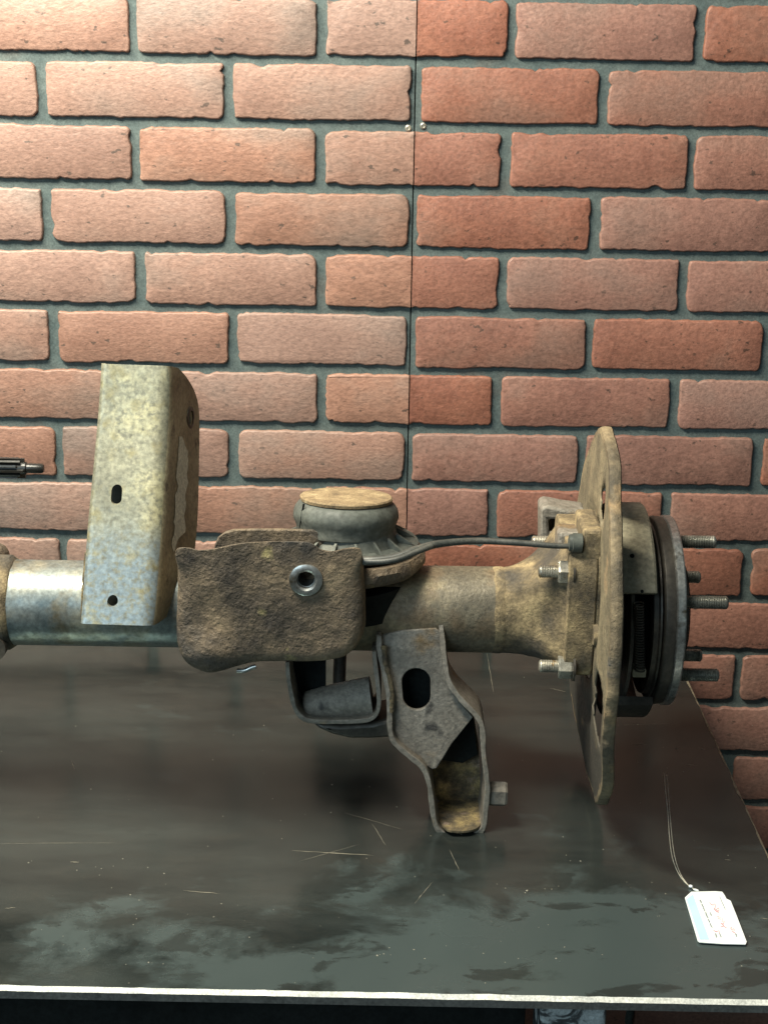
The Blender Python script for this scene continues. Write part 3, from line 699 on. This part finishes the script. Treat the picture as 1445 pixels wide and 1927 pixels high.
# crack down the rubber, left of centre
ck = [P(x, y, Y) for x, y, Y in ((570, 950, 1.2905), (569, 965, 1.288), (565, 982, 1.287), (563, 998, 1.288))]
vs, fs = [], []
for i, (x, y, wd) in enumerate(((572, 948, 3.2), (569.5, 962, 3), (567.5, 972, 2.2), (565.5, 984, 1.8), (563, 998, 0.8))):
    # project the crack on to the bellows surface
    d = ray(x, y); best = None
    for s in range(400):
        q = CAM + d * ((1.26 + 0.05 * s / 400) / d.y); t = (q - bo).dot(tilt); rr = ((q - bo) - tilt * t).length
        rp = 0.0468 if 0.006 < t < 0.024 else 0.0452
        if rr < rp + 0.0004: best = q; break
    if best is None: best = P(x, y, 1.29)
    vs += [best + Vector((-wd * .0003, 0, 0)), best + Vector((wd * .0003, 0, 0))]
for i in range(4): fs.append((2 * i, 2 * i + 1, 2 * i + 3, 2 * i + 2))
sub(solid(mesh('crack', vs, fs, BLACK, None, smooth=False), 0.0006, 0), AS)

# ---- front cup bracket (pressed steel, rolled-back rim, bushing sleeve)
YC = 1.236
OUT = [(332, 1075), (330, 1048), (332, 1036), (340, 1031), (356, 1032), (375, 1036), (400, 1034), (440, 1025), (500, 1020), (556, 1020), (580, 1021), (594, 1028), (606, 1036), (622, 1038), (645, 1034), (662, 1032), (674, 1033), (681, 1041),
       (683, 1080), (685, 1120), (686, 1155), (685, 1185), (679, 1210), (667, 1229), (650, 1242), (626, 1249), (595, 1252), (560, 1253), (505, 1253), (472, 1255), (445, 1262), (420, 1270), (395, 1273), (371, 1268), (350, 1255), (336, 1235), (330, 1208), (330, 1170), (331, 1120)]
def outline_world(out, Y, n=4, jit=0.0):
    o2 = sm2(out, n); q = []
    for i, (x, y) in enumerate(o2):
        p = P(x, y, Y); q.append(p + Vector((noise.noise(p * 90) * jit, 0, noise.noise(p * 90 + Vector((9, 0, 0))) * jit)))
    return q
ol = outline_world(OUT, YC, 4, 0.0004)
NN = len(ol); cen = Vector((sum(p.x for p in ol) / NN, YC, sum(p.z for p in ol) / NN))
def inset(pts, d, wt):
    r = []; n = len(pts)
    for i, p in enumerate(pts):
        t = (pts[(i + 1) % n] - pts[i - 1]); t.y = 0; t.normalize(); nn = Vector((t.z, 0, -t.x))
        if nn.dot(cen - p) < 0: nn = -nn
        r.append(p + nn * d * wt[i])
    return r
wt = []
ztop = P(500, 1045, YC).z
for p in ol: wt.append(0.08 if p.z > ztop else min(1, 0.08 + (ztop - p.z) / 0.02))
rings = []
for (d, dy) in ((0.0, 0.052), (-0.0004, 0.030), (0.0, 0.012), (0.0016, 0.0065), (0.0045, 0.0025), (0.009, 0.0006), (0.013, 0.0)):
    q = inset(ol, d, wt); rings.append([p + Vector((0, dy * (w_ if w_ > 0.2 else 0.02), 0)) for p, w_ in zip(q, wt)])
bm = bmesh.new(); rv = [[bm.verts.new(p) for p in r] for r in rings]
for k in range(len(rv) - 1):
    for i in range(NN):
        j = (i + 1) % NN
        if wt[i] < 0.2 and wt[j] < 0.2 and k == 0: continue
        try: bm.faces.new((rv[k][i], rv[k][j], rv[k + 1][j], rv[k + 1][i]))
        except Exception: pass
es = []
for i in range(NN):
    e = bm.edges.get((rv[-1][i], rv[-1][(i + 1) % NN])) or bm.edges.new((rv[-1][i], rv[-1][(i + 1) % NN])); es.append(e)
hv = [bm.verts.new(p) for p in circ(575, 1091, 20, YC, 32)]
es += [bm.edges.new((hv[i], hv[(i + 1) % 32])) for i in range(32)]
ff = bmesh.ops.triangle_fill(bm, edges=es, use_beauty=True, use_dissolve=False)
bmesh.ops.recalc_face_normals(bm, faces=bm.faces)
tf = [f for f in bm.faces if all(v in rv[-1] or v in hv for v in f.verts)]
for _ in range(4):
    long = [e for e in {e for f in tf if f.is_valid for e in f.edges} if e.calc_length() > 0.006 and len(e.link_faces) == 2 and all(f in set(tf) for f in e.link_faces)]
    if not long: break
    r_ = bmesh.ops.subdivide_edges(bm, edges=long, cuts=1); bmesh.ops.triangulate(bm, faces=[f for f in bm.faces if len(f.verts) > 4])
    rset = set(rv[0]) | set(v for r in rv[:-1] for v in r); tf = [f for f in bm.faces if not any(v in rset for v in f.verts)]
for v in bm.verts:   # hammered, swollen casting surface
    c = v.co; v.co = c + Vector((0, 0.0016 * noise.noise(c * 28) + 0.0007 * noise.noise(c * 90) - 0.008 * math.exp(-((c.x - P(395, 1225, YC).x) / 0.02) ** 2 - ((c.z - P(395, 1225, YC).z) / 0.016) ** 2), 0))
me = bpy.data.meshes.new('cup_bracket'); bm.to_mesh(me); bm.free(); me.shade_smooth(); me.set_sharp_from_angle(angle=R(50))
cup = ax(solid(link('cup_bracket', me, CAST), 0.0042, -1))
RIM = [(404, 1060), (404, 1028), (410, 1012), (425, 1001), (440, 997), (480, 996), (520, 996), (560, 997), (592, 998), (606, 1004), (618, 1014), (626, 1026), (627, 1060)]
rw = [P(x, y, 1.285) for x, y in RIM]
ax(plate('rear_cheek', rw + [P(627, 1150, 1.285), P(404, 1150, 1.285)], 0.004, CAST, None, bv=0.0012))
ax(lathe('bushing_sleeve', P(576, 1091, YC) + Vector((0, 0.0035, 0)), (0, -1, 0), [(0.0, 0.0072), (0.0015, 0.0138), (0.005, 0.0142), (0.0058, 0.0128), (0.0060, 0.0095), (0.0048, 0.0078), (-0.035, 0.0074)], SILVER, None, seg=40, closed=False, jit=0.0003))
bb = ax(lathe('bushing_bore', P(579, 1084, YC + 0.03), (0, -1, 0), [(0, 0.009), (0.001, 0.009)], ARMST, None, seg=24))
# edge of the cup's inner web seen on its right
ax(plate('web_edge', [P(x, y, 1.262) for x, y in ((682, 1118), (687, 1124), (688, 1175), (684, 1196), (676, 1200), (676, 1118))], 0.02, CAST, None, bv=0.0008))
ax(sweep('silver_speck', [P(x, y, 1.25) for x, y in ((446, 1262), (460, 1262), (474, 1256), (482, 1254))], 0.0022, SILVER, None, n=4, seg=8))  # small bright bent rod under the cup

# ---- tall channel bracket at the left
rows = [  # front: y, left px, right px, Y ; rear: px, y
    (687, 192, 316, 1.330, 332, 692), (705, 191, 318, 1.327, 352, 712), (735, 189, 317, 1.323, 370, 748), (780, 186, 315, 1.316, 373, 790), (840, 181, 311, 1.305, 372, 850),
    (900, 175, 307, 1.292, 371, 905), (960, 169, 303, 1.280, 370, 955), (1020, 164, 299, 1.268, 367, 1005), (1080, 160, 295, 1.256, 362, 1050),
    (1120, 158, 292, 1.248, 356, 1085), (1150, 155, 289, 1.242, 346, 1115), (1176, 153, 286, 1.237, 330, 1145)]
vs, fs = [], []
ncol = None; sidegrid = []
for (y, xl, xr, Y, rx, ry) in rows:
    f0 = P(xl, y - 2 + 4 * 0, Y); f1 = P(xr, y + 2, Y)
    topw = y < 700
    rear = P(rx, ry, Y + 0.085 if y > 720 else Y + 0.02 + 0.065 * (y - 687) / 40)
    pts = []
    ln = f1 - f0
    pts.append(f0 + Vector((0.004, 0.040, -0.012 if y < 700 else 0))); pts.append(f0 + Vector((0.001, 0.006, 0))); pts.append(f0 + Vector((0.0012, 0.0015, 0)))
    for t in (0.035, 0.12, 0.3, 0.5, 0.7, 0.86): pts.append(f0.lerp(f1, t))
    sd = (rear - f1)
    pts.append(f0.lerp(f1, 0.93) + sd * 0.012); pts.append(f0.lerp(f1, 0.985) + sd * 0.045); pts.append(f1 + sd * 0.11); pts.append(f1 + sd * 0.2)
    for t in (0.4, 0.6, 0.8, 1.0): pts.append(f1 + sd * t)
    ncol = len(pts); vs += pts; sidegrid.append((f1, sd))
for i in range(len(rows) - 1):
    for j in range(ncol - 1): fs.append((i * ncol + j, i * ncol + j + 1, (i + 1) * ncol + j + 1, (i + 1) * ncol + j))
tb_ = mesh('spring_hanger_bracket', vs, fs, GALV, None, angle=80)
tb_.data.materials.append(GALV_SIDE)
for p in tb_.data.polygons:
    if p.index % (ncol - 1) >= ncol - 7: p.material_index = 1
sb = tb_.modifiers.new('sub', 'SUBSURF'); sb.levels = sb.render_levels = 2; sb.boundary_smooth = 'PRESERVE_CORNERS'
solid(tb_, 0.0036, 0)
hc = P(352, 786, 1.36)
cutter = lathe('cutter', P(352, 786, 1.375) + Vector((-0.04, -0.01, 0)), (1, 0.1, 0), [(0, 0.0065), (0.09, 0.0065)], None, None, seg=24)
cut(tb_, [prism_cutter(slotpts(221, 929, 10, 17, 1.287), 0.03, -0.03), prism_cutter(circ(213.5, 1129, 10, 1.247), 0.03, -0.03), cutter])
# hammer-straight top edge left ragged by the torch
ax(tb_)
ax(plate('hanger_slot_shade', [P(x, y, 1.352) for x, y in ((196, 760), (300, 760), (300, 1060), (185, 1060))], 0.004, BLACK, None, bv=0))  # added black plate: paints the dark interior behind the slot
def sidept(v, t, off=0.0006):
    v = max(0, min(len(rows) - 1.001, v)); i = int(v); f = v - i
    a = sidegrid[i][0] + sidegrid[i][1] * t; b_ = sidegrid[i + 1][0] + sidegrid[i + 1][1] * t
    d = a.lerp(b_, f); nn = (sidegrid[i][1]).cross(Vector((0, 0, 1))).normalized()
    if nn.x < 0: nn = -nn
    return d + nn * (0.0018 + off)
# bare patch on the side
vs, fs = [], []
npt = 26
for i in range(npt + 1):
    v = 3.6 + (7.4 - 3.6) * i / npt
    jl = 0.09 * noise.noise(Vector((v * 2.2, 0, 0))) + 0.04 * noise.noise(Vector((v * 7, 1, 0))); jr = 0.12 * noise.noise(Vector((v * 1.7, 4, 0))) + 0.04 * noise.noise(Vector((v * 8, 6, 0)))
    a, b_ = 0.32 + jl, 0.62 + jr
    if i < 3: b_ = a + 0.1 + 0.05 * i
    if i > npt - 4: b_ = a + 0.04 + 0.05 * (npt - i)
    vs += [sidept(v, a), sidept(v, (a + b_) / 2), sidept(v, b_)]
for i in range(npt):
    k = i * 3; fs += [(k, k + 1, k + 4, k + 3), (k + 1, k + 2, k + 5, k + 4)]
ax(mesh('bare_patch', vs, fs, PRIMER, None, smooth=True))
pS = sidept(3.0, 0.55, 0.0)
nS = sidegrid[3][1].cross(Vector((0, 0, 1))).normalized(); nS = nS if nS.x > 0 else -nS
ax(lathe('hanger_bushing', P(352, 786, 1.375) + nS * 0.0 + Vector((0, 0, 0)), nS, [(-0.004, 0.0066), (-0.004, 0.0105), (0.004, 0.0105), (0.0045, 0.0095), (0.0045, 0.0068), (-0.02, 0.0064)], DARKST, None, seg=28, closed=False))

# ---- lower arm bracket with slotted plate
def ribbon(name, pts, thick, depth, mt, parent=None):
    """pts: (px,py,Y) centre line of the front edge; thickness in px; extruded back by depth"""
    c = spline([Vector((x, y, Y)) for x, y, Y in pts], 5); vs = []; fs = []
    for i, p in enumerate(c):
        t = (c[min(i + 1, len(c) - 1)] - c[max(i - 1, 0)]); t = Vector((t.x, t.y)).normalized(); nn = Vector((t.y, -t.x))
        th = thick * (0.9 + 0.25 * noise.noise(Vector((p.x * .05, p.y * .05, 0))))
        a = P(p.x + nn.x * th / 2, p.y + nn.y * th / 2, p.z); b_ = P(p.x - nn.x * th / 2, p.y - nn.y * th / 2, p.z)
        dd = depth(i / (len(c) - 1)) if callable(depth) else depth
        vs += [a, b_, b_ + Vector((0, dd, 0)), a + Vector((0, dd, 0))]
    for i in range(len(c) - 1):
        for k in range(4): a_ = i * 4 + k; b_ = i * 4 + (k + 1) % 4; fs.append((a_, b_, b_ + 4, a_ + 4))
    fs += [(0, 1, 2, 3), tuple(len(c) * 4 - 4 + k for k in range(4))]
    return bevel(mesh(name, vs, fs, mt, parent, angle=50), 0.0006)
RB = [(713, 1196, 1.274), (714, 1225, 1.270), (722, 1262, 1.266), (730, 1300, 1.262), (733, 1345, 1.258), (734, 1375, 1.255), (742, 1398, 1.253), (768, 1422, 1.251), (795, 1445, 1.249), (807, 1475, 1.248), (812, 1510, 1.247),
      (816, 1540, 1.2465), (824, 1562, 1.246), (843, 1574, 1.246), (868, 1576, 1.246), (896, 1571, 1.246), (910, 1556, 1.246), (914, 1520, 1.247), (917, 1480, 1.248), (910, 1420, 1.25), (907, 1370, 1.253), (894, 1345, 1.256), (868, 1318, 1.26), (845, 1285, 1.264), (836, 1240, 1.270), (832, 1200, 1.278), (829, 1168, 1.284)]
zmin = P(868, 1582, 1.246).z; print('arm lowest z', zmin, 'shield lowest', ZS - RS)
ax(ribbon('arm_bracket', RB, 11, lambda t: 0.035 + 0.02 * math.sin(math.pi * t), ARMST))
pl = [(716, 1202), (718, 1196), (760, 1186), (820, 1182), (829, 1190), (832, 1240), (842, 1285), (866, 1322), (890, 1350), (850, 1400), (822, 1446), (812, 1448), (770, 1420), (744, 1396), (737, 1375), (735, 1340), (732, 1300), (722, 1262), (717, 1230)]
def yat(py): return 1.281 - (py - 1185) / (1450 - 1185) * 0.024
def ptsY(l): return [P(x, y, yat(y)) for x, y in l]
sl = []
for i in range(13): a = math.pi * i / 12; sl.append((783 + 27 * math.cos(a), 1283 - 25 * math.sin(a)))
for i in range(13): a = math.pi + math.pi * i / 12; sl.append((784 + 26 * math.cos(a), 1311 - 25 * math.sin(a)))
ax(plate('slotted_plate', ptsY(pl), 0.004, ARMST, None, bv=0.0009, holes=(ptsY(sl),)))
# upper ledge where the plate is welded below the tube
ax(plate('weld_ledge', [P(x, y, 1.2845) for x, y in ((720, 1206), (738, 1190), (765, 1184), (800, 1180), (828, 1178), (829, 1200), (720, 1216))], 0.012, RUSTY, None, bv=0.002))
# black sheet stands for shade behind the slot; rusty back wall below
Yb = 1.297
bk = [(736, 1225), (832, 1225), (850, 1300), (892, 1352), (900, 1400), (905, 1508), (820, 1508), (815, 1470), (795, 1435), (745, 1392), (738, 1330)]
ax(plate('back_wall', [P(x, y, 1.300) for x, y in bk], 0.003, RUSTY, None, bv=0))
ax(plate('interior_shade_sheet', [P(x, y, 1.292) for x, y in ((738, 1215), (828, 1215), (846, 1290), (890, 1352), (898, 1420), (870, 1436), (800, 1425), (745, 1385), (740, 1330))], 0.003, BLACK, None, bv=0))
inner = sm2([(823, 1512), (840, 1504), (880, 1503), (908, 1506), (909, 1528), (906, 1548), (893, 1560), (868, 1564), (842, 1561), (827, 1545)], 3)
RI = [T(x, y, 0.0060 + 0.0012 * noise.noise(Vector((x * .1, y * .1, 0)))) for x, y in inner]; nI = len(RI)
ax(mesh('rust_scale', RI + [p - Vector((0, 0, 0.002)) for p in RI], [tuple(range(nI)), tuple(range(2 * nI - 1, nI - 1, -1))] + [(i, (i + 1) % nI, nI + (i + 1) % nI, nI + i) for i in range(nI)], RUSTY, None, smooth=False))
# weld beads down the left flange
ax(sweep('weld_bead', [P(x, y, Y) for x, y, Y in ((722, 1215, 1.271), (724, 1245, 1.269), (732, 1275, 1.266), (737, 1305, 1.263), (736, 1340, 1.26))], 0.003, RUSTY, None, n=6, radf=lambda t: 0.8 + 0.35 * noise.noise(Vector((t * 14, 0, 0)))))
ax(hexnut('nut', P(919, 1493, 1.262), (1, 0, -0.02), 0.0118, 0.0165, ARMST, None, rot=0.45))

# ---- U strap left of the arm bracket, with cross pin and bowl under it
US = [(541, 1246, 1.262), (543, 1275, 1.262), (549, 1310, 1.262), (556, 1335, 1.262), (570, 1352, 1.262), (590, 1358, 1.262), (640, 1359, 1.262), (690, 1356, 1.262), (708, 1345, 1.262), (713, 1325, 1.262), (711, 1290, 1.263), (706, 1250, 1.266), (704, 1226, 1.268)]
ax(ribbon('u_strap', US, 9, 0.045, ARMST))
ax(plate('strap_back', [P(x, y, 1.298) for x, y in ((540, 1215), (613, 1215), (613, 1330), (600, 1345), (575, 1345), (556, 1325), (545, 1280))], 0.006, BLACK, None, bv=0))
pin = [P(572, 1327, 1.285), P(600, 1325, 1.285), P(640, 1320, 1.285), P(700, 1312, 1.285)]
ax(sweep('cross_pin', pin, 0.0165, ARMST, None, seg=24, n=6, radf=lambda t: 0.72 + 0.9 * t ** .8 * 0.5 if t > 0.04 else 0.55))
bw = [(588, 1362), (640, 1366), (700, 1362), (744, 1352), (744, 1388), (700, 1391), (660, 1391), (625, 1383), (600, 1372)]
ax(plate('lower_bowl', [P(x, y, 1.268) for x, y in bw], 0.05, DARKST, None, bv=0.004))
ax(sweep('cross_brace', [P(640, 1230, YA), P(640, 1300, YA - 0.005), P(660, 1350, YA - 0.02)], 0.006, DARKST, None))

# ---- black mounting plate behind the axle, near the wall (seen mostly as its reflection in the table)
YR = 1.60
def XR_(px, z):   # x of a mirror-image column at that plate
    return (px - 722.5) / F * (YR * math.cos(TH) + (H + z) * math.sin(TH))
ax(box('rear_mount_plate', (XR_(600, .12), YR, 0.083), (XR_(757, .12), YR + 0.006, 0.172), BLACK, None, bv=0.004))
ax(lathe('plate_stud', (XR_(680, .094), YR + 0.002, 0.096), (0, -1, 0), [(0, 0.0055), (0.006, 0.0055), (0.007, 0.0045)], SILVER, None, seg=20))
ax(box('rear_mount_arm', (XR_(655, .12), YA + 0.02, 0.150), (XR_(700, .12), YR + 0.001, 0.168), BLACK, None, bv=0.002))

# ------------------------------------------------------------------ splined shaft at the left, in front of the wall
SY = 1.45
sp = empty('splined_shaft', P(0, 880, SY)); tag(sp, 'black splined shaft end poking in at the left picture edge', 'shaft')
def sps(o): o.parent = sp; o.matrix_parent_inverse = Matrix.Translation(-sp.location); return o
c = P(50, 881, SY); tip = P(83, 882, SY)
L0 = -0.5
sps(lathe('shaft_core', (L0, SY, c.z), (1, 0, 0), [(0, 0.0062), (c.x - L0, 0.0062), (c.x - L0 + 0.001, 0.0048), (tip.x - L0 - 0.002, 0.0048), (tip.x - L0, 0.0036)], SHAFT, None, seg=24))
for i in range(12):
    a = 2 * math.pi * i / 12 + 0.1; d = Vector((0, math.cos(a), math.sin(a))); q = Vector((0, -d.z, d.y)) * 0.0011
    A_ = Vector((L0, SY, c.z)); B_ = Vector((P(48, 881, SY).x - 0.0035 * (i % 3), SY, c.z))
    vv = [A_ + d * .006 - q, A_ + d * .0102 - q, A_ + d * .0102 + q, A_ + d * .006 + q, B_ + d * .006 - q, B_ + d * .0102 - q, B_ + d * .0102 + q, B_ + d * .006 + q]
    sps(mesh('spline_tooth', vv, [(0, 1, 2, 3), (4, 7, 6, 5), (0, 4, 5, 1), (1, 5, 6, 2), (2, 6, 7, 3), (3, 7, 4, 0)], SHAFT, None, smooth=False))
# lugs of the axle housing just entering at the left edge
ax(lathe('housing_lug', P(-14, 1056, 1.36), (0, 1, 0), [(0, 0.012), (0.02, 0.012)], CAST, None, seg=24, jit=.001))
ax(lathe('housing_lug', P(-12, 1222, 1.28), (0, 1, 0), [(0, 0.011), (0.04, 0.011)], DARKST, None, seg=24, jit=.001))

# ------------------------------------------------------------------ card tag on its string
def tq(x, y, z=0.0): return T(x, y, z)
cv = [(1288, 1689), (1300, 1678), (1345, 1677), (1358, 1678), (1363, 1685), (1366, 1691), (1374, 1695), (1386, 1725), (1404, 1772), (1402, 1777), (1360, 1776), (1316, 1773), (1312, 1770)]
tg = empty('paper_tag', T(1350, 1725)); tag(tg, 'white and pale blue card tag with red handwriting on the black table', 'tag')
def tgp(o): o.parent = tg; o.matrix_parent_inverse = Matrix.Translation(-tg.location); return o
ct = [T(x, y, 0.0022) for x, y in cv]; n = len(ct)
tgp(mesh('card', ct + [p - Vector((0, 0, 0.0006)) for p in ct], [tuple(range(n)), tuple(range(2 * n - 1, n - 1, -1))] + [(i, (i + 1) % n, n + (i + 1) % n, n + i) for i in range(n)], CARD, None, smooth=False))
def flat(name, pts, mt, z): return tgp(mesh(name, [T(x, y, z) for x, y in pts], [tuple(range(len(pts)))], mt, None, smooth=False))
flat('blue_band', [(1291, 1692), (1303, 1683), (1334, 1768), (1316, 1768)], CARDB, 0.0024)
flat('edge_band', [(1368, 1697), (1374, 1700), (1400, 1770), (1396, 1771)], mat('pale_edge', [(0.3, (0.62, 0.80, 0.80)), (0.7, (0.66, 0.83, 0.83))], bump=0, fine=0), 0.0024)
def stroke(name, pts, wpx, mt):
    vs, fs = [], []
    for i, p in enumerate(pts):
        a = Vector(pts[max(0, i - 1)]); b_ = Vector(pts[min(len(pts) - 1, i + 1)]); d = (b_ - a).normalized(); nn = Vector((-d.y, d.x)) * wpx / 2
        vs += [T(p[0] - nn.x, p[1] - nn.y, 0.0027), T(p[0] + nn.x, p[1] + nn.y, 0.0027)]
    for i in range(len(pts) - 1): fs.append((2 * i, 2 * i + 1, 2 * i + 3, 2 * i + 2))
    return tgp(mesh(name, vs, fs, mt, None, smooth=False))
rr2 = random.Random(5)
def printed(x0, y0, x1, y1, h, words):
    """small print too blurred to read: letter-sized strokes along a line"""
    a, b_ = Vector((x0, y0)), Vector((x1, y1)); d = b_ - a; L_ = d.length; d.normalize(); nn = Vector((-d.y, d.x))
    t = 0; vs, fs = [], []
    for wl in words:
        for _ in range(wl):
            if t > L_: break
            c = a + d * t; hh = h * rr2.uniform(.7, 1)
            for (p, q, r_, s) in ((0, 0, 0.45, 1), (0.45, rr2.choice([0, .6]), 1.0, 0.35)):
                k = len(vs)
                for (uu, v_) in ((p, q), (r_, q), (r_, s), (p, s)): 
                    m_ = c + d * (uu * 1.25) + nn * ((v_ - .5) * hh); vs.append(T(m_.x, m_.y, 0.0027))
                fs.append((k, k + 1, k + 2, k + 3))
            t += 1.75
        t += 1.6
    tgp(mesh('printed_line', vs, fs, INK, None, smooth=False))
printed(1316, 1693, 1340, 1749, 3.4, (4, 9, 7, 4, 5))
printed(1335, 1717, 1338, 1724, 3.2, (4,))
printed(1353, 1687, 1364, 1712, 1.9, (16,))
printed(1345, 1756, 1348, 1765, 3.4, (5,)); printed(1353, 1756, 1356, 1764, 3.0, (5,)); printed(1383, 1757, 1386, 1764, 3.0, (4,))
for s in ([(1334, 1697), (1336, 1701), (1341, 1703), (1344, 1700), (1346, 1706), (1342, 1709), (1347, 1711), (1351, 1708), (1352, 1713), (1346, 1714), (1343, 1711), (1349, 1716), (1352, 1716)],
          [(1348, 1725), (1352, 1724), (1350, 1729), (1356, 1725), (1353, 1731), (1359, 1728), (1357, 1734), (1362, 1733), (1360, 1738), (1355, 1737), (1361, 1741)],
          [(1355, 1744), (1360, 1742), (1366, 1746)], [(1372, 1747), (1376, 1744), (1375, 1750), (1380, 1747), (1381, 1750), (1376, 1752), (1383, 1756)], [(1341, 1750), (1346, 1753), (1352, 1751), (1353, 1756)]):
    stroke('pen_stroke', s, 0.9, INKR)
k1 = [(1249, 1455), (1252, 1490), (1256, 1530), (1259, 1575), (1264, 1612), (1274, 1640), (1288, 1660), (1302, 1671), (1314, 1679)]
k2 = [(1254, 1458), (1257, 1492), (1260, 1532), (1264, 1578), (1269, 1612), (1279, 1643), (1292, 1663), (1303, 1672), (1315, 1680)]
tgp(sweep('string', [T(x, y, 0.0008) for x, y in k1], 0.00042, STRING, None, seg=6, n=6))
tgp(sweep('string', [T(x, y, 0.0007) for x, y in k2], 0.00036, STRING, None, seg=6, n=6))
tgp(lathe('knot', T(1299, 1668, 0.0016), (1, -0.6, 0), [(-.0018, .0004), (-0.001, 0.0013), (0.001, 0.0013), (0.0018, .0005)], CARD, None, seg=10))
tgp(lathe('knot', T(1309, 1675, 0.0018), (1, -0.6, 0), [(-.0024, .0004), (-0.001, 0.0010), (0.001, 0.0010), (0.0024, .0005)], CARD, None, seg=10))
